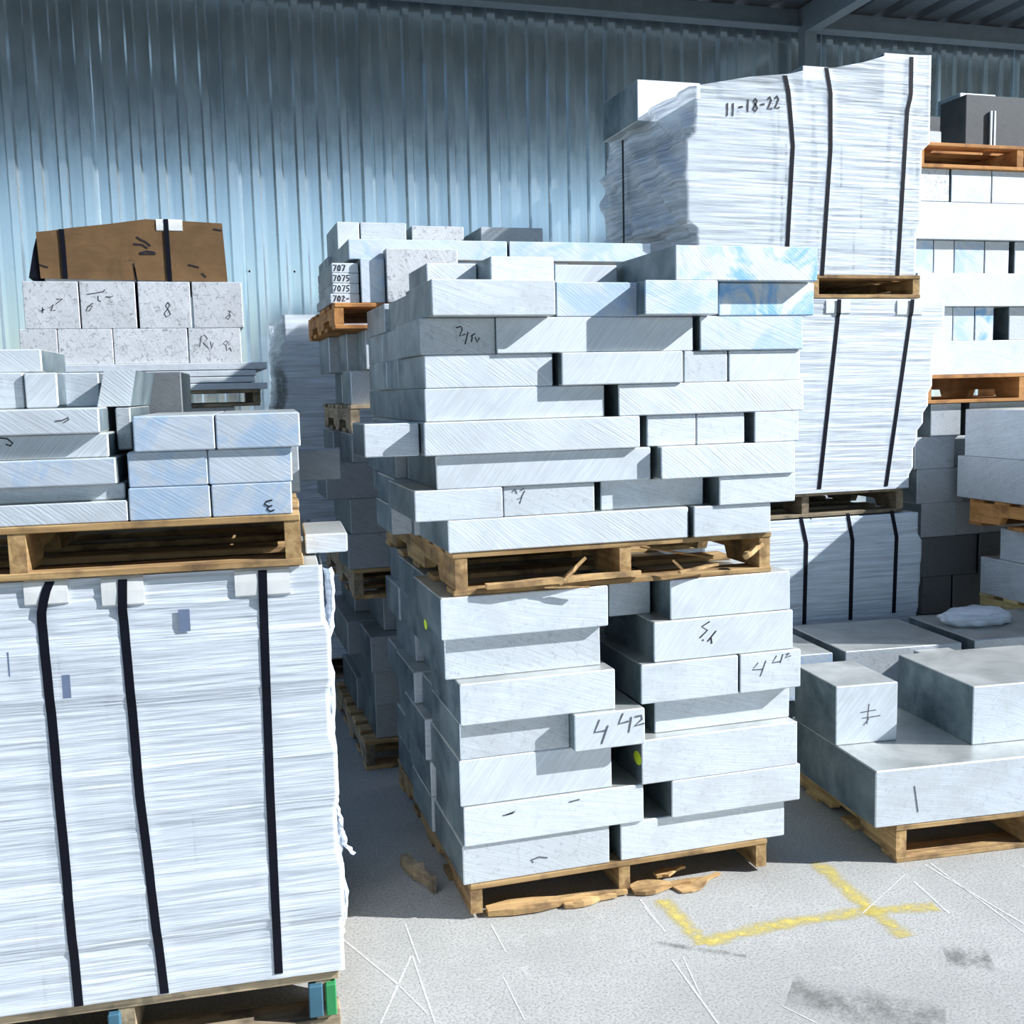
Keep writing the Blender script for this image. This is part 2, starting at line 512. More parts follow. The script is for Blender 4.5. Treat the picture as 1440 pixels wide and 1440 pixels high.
def film(parent, fr, layers, vb, m='film', seed=1, amp=0.004, top=None, slant=0.03, freq=85.0, nz=220, name='stretch_film', sides=True, gap=0.006, smooth=0.014, pleat=0.0, lines=(), patches=(), over=0.0, over_h=0.0):
    """film wound round the load: layers are (z0, z1, uL, uR, vF) from the bottom; vb is the back"""
    rs = np.random.RandomState(seed)
    zmin, zmax = layers[0][0], layers[-1][1]
    if top: zmax = max(p[1] for p in top)
    nf, nr, nb = 110, 50, 12
    s = np.linspace(0, 1, nz)

    def prof(z, k):
        acc = np.zeros_like(z)
        for dz in (-1.0, -0.5, 0, 0.5, 1.0):
            zz = z + dz * smooth; val = np.full_like(z, layers[-1][k])
            for l in layers[::-1]: val = np.where(zz < l[1], l[k], val)
            acc += val
        return acc / 5
    side = [('f', t) for t in np.linspace(0, 1, nf)] + [('r', t) for t in np.linspace(0, 1, nr)[1:]] + [('b', t) for t in np.linspace(0, 1, nb)[1:]] + [('l', t) for t in np.linspace(0, 1, nr)[1:-1]]
    verts = []
    total = 0.0
    for sd, t in side:
        if top and sd == 'f':
            zt = np.interp(t, [p[0] for p in top], [p[1] for p in top])
        elif top:
            zt = top[-1][1] if sd == 'r' else top[0][1]
            if sd == 'b': zt = top[-1][1] + (top[0][1] - top[-1][1]) * t
        else: zt = zmax
        z = zmin + (zt - zmin) * s
        uL, uR, vF = prof(z, 2) - gap, prof(z, 3) + gap, prof(z, 4) - gap
        if sd == 'f': u = uL + (uR - uL) * t; v = vF; nx, ny, al = 0, -1, t * 1.1
        elif sd == 'r': u = uR; v = vF + (vb - vF) * t; nx, ny, al = 1, 0, 1.1 + t
        elif sd == 'b': u = uR + (uL - uR) * t; v = np.full_like(z, vb); nx, ny, al = 0, 1, 2.2 + t
        else: u = uL; v = vb + (vF - vb) * t; nx, ny, al = -1, 0, 3.3 + t
        zz = z + slant * al
        w = vnoise(rs_a(seed, 1), np.full_like(z, al * 3.0), zz * freq) - 0.5
        w2 = vnoise(rs_a(seed, 2), np.full_like(z, al * 7.0 + 3), (z - slant * al) * freq * 0.45) - 0.5
        w3 = vnoise(rs_a(seed, 3), np.full_like(z, al * 2.0), z * 9.0) - 0.5
        d = amp * (w + 0.9 * w2) + amp * 1.6 * w3
        if pleat and sd in 'l': d = d + pleat * (vnoise(rs_a(seed, 4), np.full_like(z, t * 6), z * 14 + t * 9))
        edge = min(t, 1 - t) if sd in 'fr' else 0.5
        d = d * (0.35 + 0.65 * min(1.0, edge * 12)) + amp * 0.6
        if sd == 'f':
            wt = np.zeros_like(z)
            for ln in lines:
                us = np.interp(z, [q[1] for q in ln[::-1]], [q[0] for q in ln[::-1]])
                wt = np.maximum(wt, np.clip(1.6 - np.abs(u - us) / 0.020, 0, 1))
            for u0_, u1_, z0_, z1_ in patches:
                wt = np.maximum(wt, np.clip(1 - np.maximum(np.maximum(u0_ - u, u - u1_), np.maximum(z0_ - z, z - z1_)) / 0.03, 0, 1))
            d = d * (1 - wt) + amp * 0.9 * wt
        verts.append(np.stack([u + nx * d, v + ny * d, z], 1))
    V = np.stack(verts, 0); nc = V.shape[0]
    ctr = ((layers[0][2] + layers[0][3]) / 2, (layers[0][4] + vb) / 2, 0)
    faces = []
    for i in range(nc):
        j = (i + 1) % nc
        a = i * nz; b = j * nz
        faces += [(a + k, b + k, b + k + 1, a + k + 1) for k in range(nz - 1)]
    me = bpy.data.meshes.new(name)
    base = parent.matrix_basis.inverted() @ fr.R
    co = V.reshape(-1, 3)
    mt = np.array(base)
    co = co @ mt[:3, :3].T + mt[:3, 3]
    me.from_pydata(co.tolist(), [], faces); me.update()
    for p in me.polygons: p.use_smooth = True
    o = link(name, me, M[m], parent)
    for ln in lines: strap_on(parent, fr, ln, lambda zz_: prof(np.array([zz_]), 4)[0] - gap - amp * 0.9 - 0.0018 - (over if zz_ > ln[0][1] - over_h else 0.0))
    return o


def px_line(fr, pts, v): return [fr.at(x, y, v) for x, y in pts]


def strap_on(parent, fr, ln, fv_, w=0.021, th=0.0014):
    inv = parent.matrix_basis.inverted(); bm = bmesh.new(); prev = None; n = 44
    zs_ = np.linspace(ln[0][1], ln[-1][1], n); us = np.interp(zs_, [q[1] for q in ln[::-1]], [q[0] for q in ln[::-1]])
    for u, z in zip(us, zs_):
        v = fv_(z)
        r = [bm.verts.new(inv @ fr.w(u + du, v + dv, z)) for du, dv in ((-w / 2, 0), (w / 2, 0), (w / 2, th), (-w / 2, th))]
        if prev:
            for k in range(4): bm.faces.new((prev[k], prev[(k + 1) % 4], r[(k + 1) % 4], r[k]))
        else: bm.faces.new(r)
        prev = r
    bm.faces.new(prev)
    return link('strap', to_mesh(bm, 'strap'), M['strap'], parent)


def rs_a(seed, k): return np.random.RandomState(seed * 17 + k)


def strap(parent, fr, pts, v, w=0.019, name='strap', m='strap', th=0.0015):
    """flat band along pixel points (x, y[, v]) in front of the load"""
    P = []
    for p in pts:
        vv = p[2] if len(p) > 2 else v
        u, z = fr.at(p[0], p[1], vv); P.append((u, vv, z))
    inv = parent.matrix_basis.inverted()
    bm = bmesh.new(); prev = None
    for u, vv, z in P:
        r = [bm.verts.new(inv @ fr.w(u + du, vv + dv, z)) for du, dv in ((-w / 2, 0), (w / 2, 0), (w / 2, th), (-w / 2, th))]
        if prev:
            for k in range(4): bm.faces.new((prev[k], prev[(k + 1) % 4], r[(k + 1) % 4], r[k]))
        else: bm.faces.new(r)
        prev = r
    bm.faces.new(prev)
    return link(name, to_mesh(bm, name), M[m], parent)


def corner_plate(parent, fr, x0, x1, y0, y1, v, back=0.10, name='edge_protector', droop=0.0):
    """bent white plate: front flap and a top flange under the strap"""
    u0, zt = fr.at(x0, y0, v); u1, _ = fr.at(x1, y0, v); _, zb = fr.at((x0 + x1) / 2, y1, v)
    t = 0.004
    bm = bmesh.new(); n = 6; rows = []
    path = [(v, zb), (v - 0.001, (zb + zt) / 2), (v, zt - 0.006), (v + 0.006, zt), (v + back, zt)]
    inv = parent.matrix_basis.inverted()
    for i in range(n + 1):
        u = u0 + (u1 - u0) * i / n; s = droop * (2 * i / n - 1) ** 2
        rows.append([[bm.verts.new(inv @ fr.w(u, a + (t if k else 0) + s, b - (t if k else 0))) for a, b in path] for k in (0, 1)])
    for r0, r1 in zip(rows, rows[1:]):
        for k in (0, 1):
            for j in range(len(path) - 1):
                bm.faces.new((r0[k][j], r1[k][j], r1[k][j + 1], r0[k][j + 1]))
        bm.faces.new((r0[0][0], r0[1][0], r1[1][0], r1[0][0]))
    for r in (rows[0], rows[-1]):
        for j in range(len(path) - 1): bm.faces.new((r[0][j], r[0][j + 1], r[1][j + 1], r[1][j]))
    return link(name, to_mesh(bm, name), M['plastic'], parent)


# ------------------------------------------------------------------ setting: floor, wall, roof
def structure(o): o['kind'] = 'structure'; return o


W0 = Frame(0, 7.66)
bm = bmesh.new(); box_bm(bm, -250, 250, -250, 60, -0.2, 0.0)
floor = structure(link('floor', to_mesh(bm, 'floor'), M['floor']))


def floor_strip(x0, y0, x1, y1, w, m, name, lift=0.0008):
    def g(x, y):
        d = RT * ((x - 720) / FPX) - UP * ((y - 720) / FPX) + FW
        t = -HC / d.z
        return Vector((d.x * t, d.y * t, 0))
    a, b = g(x0, y0), g(x1, y1); t = (b - a).normalized(); n = Vector((-t.y, t.x, 0)) * w / 2
    me = bpy.data.meshes.new(name)
    k = 8; vs_, fs, uv = [], [], []
    for i in range(k + 1):
        p = a.lerp(b, i / k); j = rnd.uniform(0.75, 1.2)
        vs_ += [tuple(p + n * j + Vector((0, 0, lift))), tuple(p - n * j + Vector((0, 0, lift)))]
    for i in range(k): fs.append((2 * i, 2 * i + 1, 2 * i + 3, 2 * i + 2))
    me.from_pydata(vs_, [], fs)
    ul = me.uv_layers.new()
    for lp in me.loops: ul.data[lp.index].uv = ((lp.vertex_index // 2) / k, lp.vertex_index % 2)
    return link(name, me, M[m], floor)


for s in ((930, 1265, 990, 1328), (990, 1326, 1090, 1300), (1085, 1302, 1225, 1280), (1215, 1282, 1318, 1275), (1148, 1212, 1222, 1278), (1220, 1275, 1275, 1318)):
    floor_strip(*s, 0.08, 'paint_yellow', 'paint_line', 0.0008 + rnd.uniform(0, 0.0003))
for s in ((1300, 1216, 1440, 1300), (1308, 1214, 1440, 1312), (1213, 1285, 1275, 1228), (1285, 1240, 1335, 1285), (1430, 1215, 1440, 1220), (478, 1318, 560, 1385), (570, 1300, 590, 1355), (578, 1345, 535, 1440),
          (580, 1345, 612, 1440), (690, 1300, 712, 1340), (708, 1375, 738, 1435), (945, 1350, 1010, 1440), (960, 1345, 985, 1400), (900, 1265, 935, 1310), (905, 1275, 925, 1300), (560, 1385, 600, 1425), (1100, 1415, 1150, 1440)):
    floor_strip(*s, rnd.choice((0.006, 0.010, 0.008)), 'scrape', 'scrape_mark', 0.0014)
floor_strip(1330, 1345, 1395, 1350, 0.14, 'oil', 'oil_stain', 0.0011)
floor_strip(1110, 1395, 1330, 1440, 0.20, 'oil', 'oil_stain', 0.0012)
floor_strip(915, 1325, 1050, 1345, 0.03, 'oil', 'oil_stain', 0.0013)

WY = 7.66
PITCHR = 0.9140 / 6
wall = structure(empty('wall_back', Matrix.Identity(4)))


def wall_panel_mesh():
    bm = bmesh.new(); n = 6; rw = 0.021; sl = 0.014; dep = 0.032
    xs = []
    for i in range(n):
        c = PITCHR * i; big = 1.35 if i == 0 else 1.0
        w_, d_ = rw * big, dep * (1.6 if i == 0 else 1.0)
        q = 1 if i in (1, 2, 4) else 0
        xs += [(c - w_ - sl, 0, 0), (c - w_, -d_, q), (c + w_, -d_, q), (c + w_ + sl, 0, 0)]
        if i == 0: xs += [(c + w_ + sl + 0.012, -0.006, 0), (c + w_ + sl + 0.02, 0.0, 0)]
    xs.append((PITCHR * n - rw * 1.35 - sl, 0, 0))
    top, topr = 4.42, 4.338
    lo = [bm.verts.new((x, y, 0)) for x, y, r in xs]; hi = [bm.verts.new((x, y, topr if r else top)) for x, y, r in xs]
    for i in range(len(xs) - 1): bm.faces.new((lo[i], lo[i + 1], hi[i + 1], hi[i]))
    # give the sheet a thickness of 1 mm
    me = bpy.data.meshes.new('panel'); bm.normal_update(); bm.to_mesh(me); bm.free()
    return me


pm = wall_panel_mesh()
X0 = W0.u(110, 60) + 0.01
for i in range(-4, 13):
    link('panel', pm, M['wall'], wall, Matrix.Translation((X0 + i * 0.914, WY + 0.001 * (i % 2), 0)))
scm = box_mesh(0.012, 0.006, 0.012, 0.002, key='screw')
for i in range(-1, 12):
    x = X0 + (i + 0.0) * PITCHR * 2 + 0.077
    for zz in (2.46, 0.9):
        link('screw', scm, M['strap'], wall, Matrix.Translation((x, WY - 0.004, zz)))

ZB0 = W0.z(1440, 83, 7.5)
bm = bmesh.new(); box_bm(bm, -6, 16, 7.50, 7.56, 4.285, 4.43); box_bm(bm, -6, 16, 7.44, 7.50, 4.285, 4.292)
structure(link('trim_1', to_mesh(bm, 'eave_beam'), M['beam']))
roof = structure(empty('ceiling', Matrix.Identity(4)))
ROOF_Y = 6.86
bm = bmesh.new(); xs = []
for i in range(3):
    c = 0.3 * i; xs += [(c, 0.0), (c + 0.12, 0.0), (c + 0.15, 0.045), (c + 0.21, 0.045), (c + 0.24, 0.0)]
xs.append((0.9, 0.0))
a = [bm.verts.new((x, ROOF_Y, z)) for x, z in xs]; b = [bm.verts.new((x, 8.0, z)) for x, z in xs]
for i in range(len(xs) - 1): bm.faces.new((a[i], a[i + 1], b[i + 1], b[i]))
rm = to_mesh(bm, 'roof_sheet')
for i in range(-8, 19):
    link('roof_sheet', rm, M['roof'], roof, Matrix.Translation((i * 0.9, 0, 4.44)))
bm = bmesh.new(); box_bm(bm, -7.2, 17, ROOF_Y - 0.02, ROOF_Y, 4.43, 4.50)  # unseen board, added so the roof edge casts a straight shadow
structure(link('trim_20', to_mesh(bm, 'added_fascia'), M['beam']))
for i, x in enumerate((W0.u(1130, 75, 7.5), W0.u(1130, 75, 7.5) - 6.0)):
    bm = bmesh.new(); box_bm(bm, x - 0.05, x + 0.05, 6.2, 7.5, 4.24, 4.43)
    structure(link('trim_%d' % (2 + i * 2), to_mesh(bm, 'rafter'), M['beam']))
    bm = bmesh.new(); box_bm(bm, x - 0.05, x + 0.05, 7.40, 7.49, 0, 4.24)
    structure(link('trim_%d' % (3 + i * 2), to_mesh(bm, 'post'), M['beam']))

# unseen open shed, added to darken the wall's reflection; sky below its far edge
M['added_shed_roof'] = flat_mat('added_shed_dark', (0.012, 0.026, 0.036), 0.9, 0.0, 0.05)
bm = bmesh.new(); box_bm(bm, -70, 45, -20.5, -6.4, 9.0, 9.15)
for v in bm.verts:
    if v.co.y > -10: v.co.z += 3.0
structure(link('trim_6', to_mesh(bm, 'added_shed_roof'), M['added_shed_roof']))
bm = bmesh.new(); box_bm(bm, -70, 45, -20.5, -20.2, 8.6, 9.0)
structure(link('trim_7', to_mesh(bm, 'added_shed_beam'), M['added_shed_roof']))
for i, (x, y) in enumerate(((-16, -20.35), (-8, -20.35), (8, -20.35), (16, -20.35), (-16, -6.6), (16, -6.6))):
    bm = bmesh.new(); box_bm(bm, x - 0.15, x + 0.15, y - 0.15, y + 0.15, 0, 9.0 if y < -10 else 11.95)
    structure(link('trim_%d' % (8 + i), to_mesh(bm, 'added_shed_post'), M['added_shed_roof']))

# ------------------------------------------------------------------ central stack: lower pallet of blocks
C = Frame(0, 3.04)
pal_c1 = pallet(C, 0.725, 1.745, 3.035, 4.25, 0.0, 0.112, 'wood', 'cracked brown pallet standing on the concrete under the lower central stack', tone=0.75, skip_front_bottom=True)
ZL = [0.112, 0.238, 0.362, 0.508, 0.624, 0.752, 0.882, 1.010]
LOW = [
    [(650, 857, 'dull', 0, .40), (873, 1103, 'plain', 0, .42)],
    [(652, 905, 'plain', -.01, .40), (945, 1125, 'plain', -.02, .42)],
    [(646, 860, 'saw_b', 0, .42), (903, 1121, 'plain', -.02, .42)],
    [(646, 801, 'dull', .0, .40), (808, 907, 'saw_b', -.05, .30), (921, 1110, 'plain', .03, .38)],
    [(647, 865, 'plain', -.03, .42), (902, 1038, 'plain', -.02, .40), (1041, 1126, 'plain', -.02, .40)],
    [(625, 844, 'dull', .03, .40), (920, 1115, 'saw_b', -.01, .42)],
    [(620, 855, 'plain', .0, .42), (856, 915, 'plain', .12, .30), (943, 1111, 'saw_b', .0, .42)],
]
lowb = {}


def place_rows(fr, zs, rows, stack, group, ymid, store, base=0, cb=None):
    for r, row in enumerate(rows):
        z0, z1 = zs[r], zs[r + 1]
        for i, (xl, xr, m, dv, d) in enumerate(row):
            v = fr.v + dv
            y = ymid(r)
            lab = '%s aluminium block, %s in %s row up of the %s' % (
                {'saw_a': 'saw-scored', 'saw_b': 'cross-scored', 'plain': 'smooth pale', 'dull': 'dull grey', 'blue': 'blue-dyed', 'bluish': 'pale bluish', 'mottled': 'speckled'}[m], pos_word(i, len(row)), ORD[r + base], stack)
            nz1 = z1
            o = block(fr, fr.u(xl, y, v), fr.u(xr, y, v), v, v + d, z0, nz1, m, lab, group)
            store[(r, i)] = o


def row_y(fr, zs, x):
    """pixel row of the middle of layer r at column x"""
    def f(r):
        z = (zs[r] + zs[r + 1]) / 2
        lo, hi = -200.0, 1700.0
        for _ in range(40):
            mid = (lo + hi) / 2
            if fr.z(x, mid) > z: lo = mid
            else: hi = mid
        return lo
    return f


place_rows(C, ZL, LOW, 'lower central stack', 'blocks of the lower central stack', row_y(C, ZL, 870), lowb)


def side_blocks(fr, zs, r, items, stack, group, u1, m0='dull'):
    """long blocks further back in a layer, their ends showing on the left side: (v0, v1, u0)"""
    for k, (v0, v1, u0) in enumerate(items):
        lab = 'block in shaded left side of %s, %s row up, %s behind front' % (stack, ORD[r], ORD[k])
        block(fr, u0, u1 + rnd.uniform(-.08, .04), v0, v1, zs[r], zs[r + 1], m0, lab, group)


GL = 'blocks down the left side of the lower central stack'
side_low = [
    [(3.46, 3.80, .70), (3.81, 4.2, .72)],
    [(3.46, 3.83, .70), (3.84, 4.2, C.u(585, 1115, 3.84))],
    [(3.48, 3.85, .69), (3.86, 4.2, .73)],
    [(3.46, 3.66, .72), (3.67, 4.02, C.u(585, 1040, 3.67)), (4.03, 4.25, .7)],
    [(3.45, 3.80, .76), (3.81, 4.2, .73)],
    [(3.49, 3.56, .72), (3.57, 3.95, C.u(594, 940, 3.57)), (3.96, 4.25, .70)],
    [(3.47, 3.93, .70), (3.94, 4.25, C.u(571, 865, 3.94))],
]
for r, it in enumerate(side_low): side_blocks(C, ZL, r, it, 'lower central stack', GL, 1.62)

marking(lowb[(3, 1)], [[(843, 1012), (836, 1030), (852, 1027)], [(855, 1020), (846, 1046)], [(876, 1003), (870, 1018), (884, 1014)], [(888, 1008), (884, 1030)], [(893, 1008), (902, 1006), (903, 1011), (892, 1021), (906, 1017)]], 0.005, 'pencil')
marking(lowb[(4, 2)], [[(1066, 932), (1058, 942), (1073, 941)], [(1077, 929), (1069, 951)], [(1092, 922), (1086, 932), (1098, 930)], [(1101, 920), (1097, 932)], [(1105, 920), (1110, 918), (1104, 925), (1112, 922)]], 0.004, 'pencil')
marking(lowb[(5, 1)], [[(998, 874), (987, 881), (995, 886), (984, 897)], [(1007, 887), (995, 902)], [(988, 899), (989, 901)], [(1000, 897), (1001, 905)]], 0.004, 'ink')
marking(lowb[(0, 0)], [[(746, 1210), (758, 1205), (770, 1206)], [(748, 1211), (750, 1213)]], 0.004, 'pencil')
marking(lowb[(1, 0)], [[(800, 1128), (815, 1124)], [(707, 1147), (722, 1143)], [(712, 1146), (724, 1141)]], 0.004, 'pencil')


def sticker(parent, x, y, rx, ry, side_u=None, v=None, fr=None):
    fr = fr or FRONT[parent.name][0]
    inv = parent.matrix_basis.inverted(); bm = bmesh.new()
    ring = []
    for k in (0, 1):
        row = []
        for i in range(14):
            a = 2 * math.pi * i / 14
            row.append(bm.verts.new(inv @ fr.w(side_u - 0.0012 * (1 - k), v + rx * math.cos(a), y + ry * math.sin(a))))
        ring.append(row)
    bm.faces.new(ring[0])
    for i in range(14): bm.faces.new((ring[0][i], ring[0][(i + 1) % 14], ring[1][(i + 1) % 14], ring[1][i]))
    return link('sticker', to_mesh(bm, 'sticker'), M['yellow_sticker'], parent)


bb = lowb[(2, 1)]; u_l = C.u(903, 1075, 3.02)
sticker(bb, 0, 0.44, 0.03, 0.022, u_l, 3.055)
bx_ = lowb[(6, 0)]; u_l = C.u(620, 865)
v_s = 3.04
while C.u(599, 880, v_s) < u_l and v_s < 3.42: v_s += .005
sticker(bx_, 0, C.z(599, 878, v_s), .022, .016, u_l, v_s)
# ------------------------------------------------------------------ central stack: upper pallet of blocks
pal_c2 = pallet(C, 0.705, 1.765, 3.045, 4.25, 1.0105, 1.142, 'wood', 'splintered yellow pallet between the two central stacks of blocks', tone=1.0, su=(-.505, .02, .505))
for a, b, w_, h_ in (((0.80, 3.03, 1.030), (1.30, 3.035, 1.034), 0.05, 0.02), ((1.03, 3.02, 1.024), (1.12, 3.03, 1.10), 0.018, 0.012), ((1.12, 3.01, 1.013), (0.98, 3.02, 1.02), 0.012, 0.006),
                     ((1.42, 3.01, 1.035), (1.56, 3.02, 1.05), 0.03, 0.010), ((1.44, 3.015, 1.033), (1.40, 3.02, 1.075), 0.012, 0.008), ((1.33, 3.10, 1.11), (1.60, 3.14, 1.05), 0.03, 0.006), ((1.66, 3.03, 1.06), (1.73, 3.035, 1.10), 0.02, 0.02)):
    splinter(pal_c2, C, a, b, w_, h_, 'wood')
for a, b, w_, h_ in (((0.78, 3.05, 0.004), (1.24, 3.03, 0.006), 0.07, 0.02), ((1.02, 3.02, 0.003), (1.20, 3.02, 0.005), 0.05, 0.016), ((1.26, 3.04, 0.004), (1.46, 3.03, 0.006), 0.08, 0.014), ((1.40, 3.00, 0.002), (1.58, 3.06, 0.004), 0.09, 0.006),
                     ((1.36, 3.08, 0.02), (1.47, 3.09, 0.03), 0.05, 0.01)):
    splinter(pal_c1, C, a, b, w_, h_, 'wood')

splinter(pal_c1, C, (0.60, 3.48, 0.004), (0.655, 3.24, 0.004), 0.05, 0.05, 'wood_grey')
ZU = [1.142, 1.240, 1.332, 1.433, 1.530, 1.627, 1.724, 1.830, 1.932, 2.037]
UPR = [
    [(630, 968, 'saw_a', 0, .42), (976, 1084, 'plain', -.01, .42)],
    [(583, 707, 'plain', 0, .46), (708, 836, 'dull', .01, .42), (845, 989, 'plain', .03, .40), (1012, 1118, 'plain', -.02, .42)],
    [(613, 915, 'saw_b', 0, .42), (930, 1118, 'saw_a', -.03, .42)],
    [(596, 900, 'saw_a', -.02, .20), (910, 979, 'plain', 0, .18), (980, 1047, 'plain', 0, .18), (1061, 1123, 'plain', -.01, .19)],
    [(597, 850, 'saw_b', .01, .42), (870, 1130, 'saw_a', -.01, .42)],
    [(597, 777, 'saw_a', .01, .42), (790, 961, 'saw_b', -.02, .4), (962, 1023, 'dull', 0, .4), (1025, 1125, 'saw_b', 0, .42)],
    [(591, 697, 'dull', 0.01, .38), (698, 975, 'saw_b', 0, .39), (985, 1129, 'bluish', -.01, .40)],
    [(607, 781, 'plain', -.06, .38), (782, 906, 'bluish', 0, .32), (907, 1010, 'bluish', -.07, .068), (1011, 1145, 'blue', -.012, .33)],
    [(950, 1150, 'blue', -.055, .48)],
]
upb = {}
place_rows(C, ZU, UPR, 'upper central stack', 'blocks of the upper central stack', row_y(C, ZU, 860), upb)
GU = 'blocks down the left side of the upper central stack'
side_up = [
    [(3.47, 3.52, C.u(583, 748, 3.47)), (3.53, 3.85, C.u(551, 730, 3.53)), (3.86, 4.22, .68)],
    [(3.51, 3.86, .62), (3.87, 4.22, .66)],
    [(3.46, 3.50, .66), (3.51, 3.85, C.u(556, 656, 3.51)), (3.86, 4.22, .64)],
    [(3.31, 3.80, .60), (3.81, 4.22, .67)],
    [(3.47, 3.85, .64), (3.86, 4.22, .66)],
    [(3.475, 3.60, .64), (3.61, 3.85, C.u(543, 524, 3.61)), (3.86, 4.2, .66)],
    [(3.44, 3.56, .67), (3.57, 3.88, C.u(560, 480, 3.57)), (3.89, 4.2, .66)],
    [(3.37, 3.46, C.u(589, 430, 3.37)), (3.47, 3.80, C.u(572, 440, 3.47)), (3.81, 4.2, C.u(540, 440, 3.81))],
]
for r, it in enumerate(side_up): side_blocks(C, ZU, r, it, 'upper central stack', GU, 1.70)
block(C, C.u(512, 615, 3.07), C.u(596, 615, 3.02) - .003, 3.07, 3.30, ZU[3], ZU[4], 'plain', 'block end sticking out to the left halfway up the upper central stack', GU)
# top layer, set back
for k, (xl, xr, v, d, m, t) in enumerate(((600, 689, 3.42, .30, 'saw_a', 2.028), (690, 779, 3.26, .45, 'plain', 2.032), (780, 868, 3.40, .35, 'saw_b', 2.025))):
    y = 385
    block(C, C.u(xl, y, v), min(C.u(xr, y, v), .90) if k == 0 else C.u(xr, y, v), v, v + d, 1.932, t, m, '%s aluminium block set back on top of the upper central stack, %s' % (('saw-scored', 'smooth pale', 'cross-scored')[k], ('leftmost of three', 'middle of three', 'rightmost of three')[k]), 'blocks on top of the upper central stack')
marking(upb[(6, 0)], [[(641, 461), (648, 459), (650, 463), (646, 473), (654, 470)], [(658, 467), (654, 484)], [(664, 473), (663, 481)], [(662, 473), (668, 469)], [(668, 474), (671, 481), (674, 475)]], 0.0035, 'ink')
marking(upb[(1, 1)], [[(720, 692), (724, 688), (727, 694)], [(732, 690), (737, 687)], [(728, 702), (734, 699), (731, 708)], [(738, 690), (733, 700)]], 0.003, 'pencil')

# ------------------------------------------------------------------ stack behind the centre (three pallets high, only its left end shows)
D = Frame(0, 4.45)
GD = 'blocks of the stack behind the centre'
pallet(D, 0.62, 1.64, 4.45, 5.46, 0.0, 0.13, 'wood_grey', 'brown pallet on the floor in the dark gap behind the central stack')
ZD1 = [0.13, 0.285, 0.44, 0.595, 0.75]
for r, items in enumerate(([(4.47, 4.9, 530), (4.92, 5.42, 505)], [(4.44, 4.85, 528), (4.9, 5.42, 512)], [(4.40, 4.7, 522), (4.75, 5.42, 490)], [(4.50, 4.9, 540), (4.95, 5.42, 500)])):
    for k, (v0, v1, x) in enumerate(items):
        block(D, D.u(x, (1040, 990, 922, 880)[r], v0), 1.6, v0, v1, ZD1[r], ZD1[r + 1], 'dull', 'shaded aluminium block low in the gap behind the centre, %s row up, %s' % (ORD[r], ('nearer', 'farther')[k]), GD, tone=.6)  # low tone paints the gap's deep shade into the blocks
pallet(D, 0.60, 1.62, 4.45, 5.46, 0.7505, 0.88, 'wood_grey', 'dark pallet at middle height in the gap behind the central stack')
ZD2 = [0.88, 1.03, 1.18, 1.33, 1.45]
for r in range(4):
    for k, (v0, v1) in enumerate(((4.45, 4.8), (4.83, 5.2), (5.23, 5.42))):
        block(D, 0.60 + rnd.uniform(-.10, .06) + .02 * k, 1.6, v0, v1, ZD2[r], ZD2[r + 1], 'dull', 'aluminium block of the middle load behind the centre, %s row up, %s from front' % (ORD[r], ORD[k]), GD, tone=.6)  # darkened by tone as well, for the shade of the gap
pallet(D, 0.62, 1.62, 4.5, 5.46, 1.4505, 1.57, 'wood_grey', 'brown pallet at eye level behind the left side of the upper central stack')
ZD3 = [1.57, 1.715, 1.90]
for r, items in enumerate(([(4.55, 4.8, 493), (4.83, 5.15, 500), (5.18, 5.42, 480)], [(4.46, 4.7, 514), (4.73, 5.0, 487), (5.03, 5.42, 462)])):
    for k, (v0, v1, x) in enumerate(items):
        block(D, D.u(x, (530, 480)[r], v0), 1.6, v0, v1, ZD3[r], ZD3[r + 1] - (.02 if r else 0), 'saw_b' if k == 0 else 'dull', 'aluminium block of the eye-level load behind the centre, %s row up, %s from front' % (ORD[r], ORD[k]), GD)
pallet(D, 0.56, 1.72, 4.42, 5.46, 1.8805, 1.985, 'wood_orange', 'orange pallet under the top plates behind the central stack', notch=True)
GT = 'plates and blocks on the orange pallet behind the centre'
zt0 = 1.985
o = block(D, D.u(507, 380, 4.43), D.u(541, 380, 4.43), 4.43, 5.0, zt0, 2.165, 'bluish', 'pale bluish block under the long plates, left end, behind the centre', GT)
block(D, 1.0, 1.60, 4.50, 5.0, zt0, 2.165, 'bluish', 'pale block holding up the long plates behind the upper central stack', GT)
block(D, D.u(543, 370, 4.40), D.u(644, 370, 4.40), 4.40, 4.465, 1.985, D.z(600, 350, 4.40), 'mottled', 'warm grey block in front of the long plates behind the centre', GT, tone=.85)
for k, (a_, b_) in enumerate(((490, 713), (716, 915))):
    block(D, D.u(a_, 345, 4.47), D.u(b_, 350, 4.47), 4.47, 5.05, 2.165, 2.248, 'bluish', 'long thick plate behind the upper central stack, %s' % ('left of two', 'right of two'.replace('two', 'two, beside wrapped load'))[k], GT)
zz = [1.985, 2.025, 2.066, 2.107, 2.148]
pls = []
for k in range(4):
    pls.append(block(D, D.u(467, 397, 4.45) - (.01 if k == 0 else 0), D.u(505, 397, 4.45), 4.45, 4.95, zz[k], zz[k + 1], 'plain', 'plate edge with written number, %s of four on the orange pallet' % ('lowest', 'second lowest', 'second highest', 'highest')[k], GT))


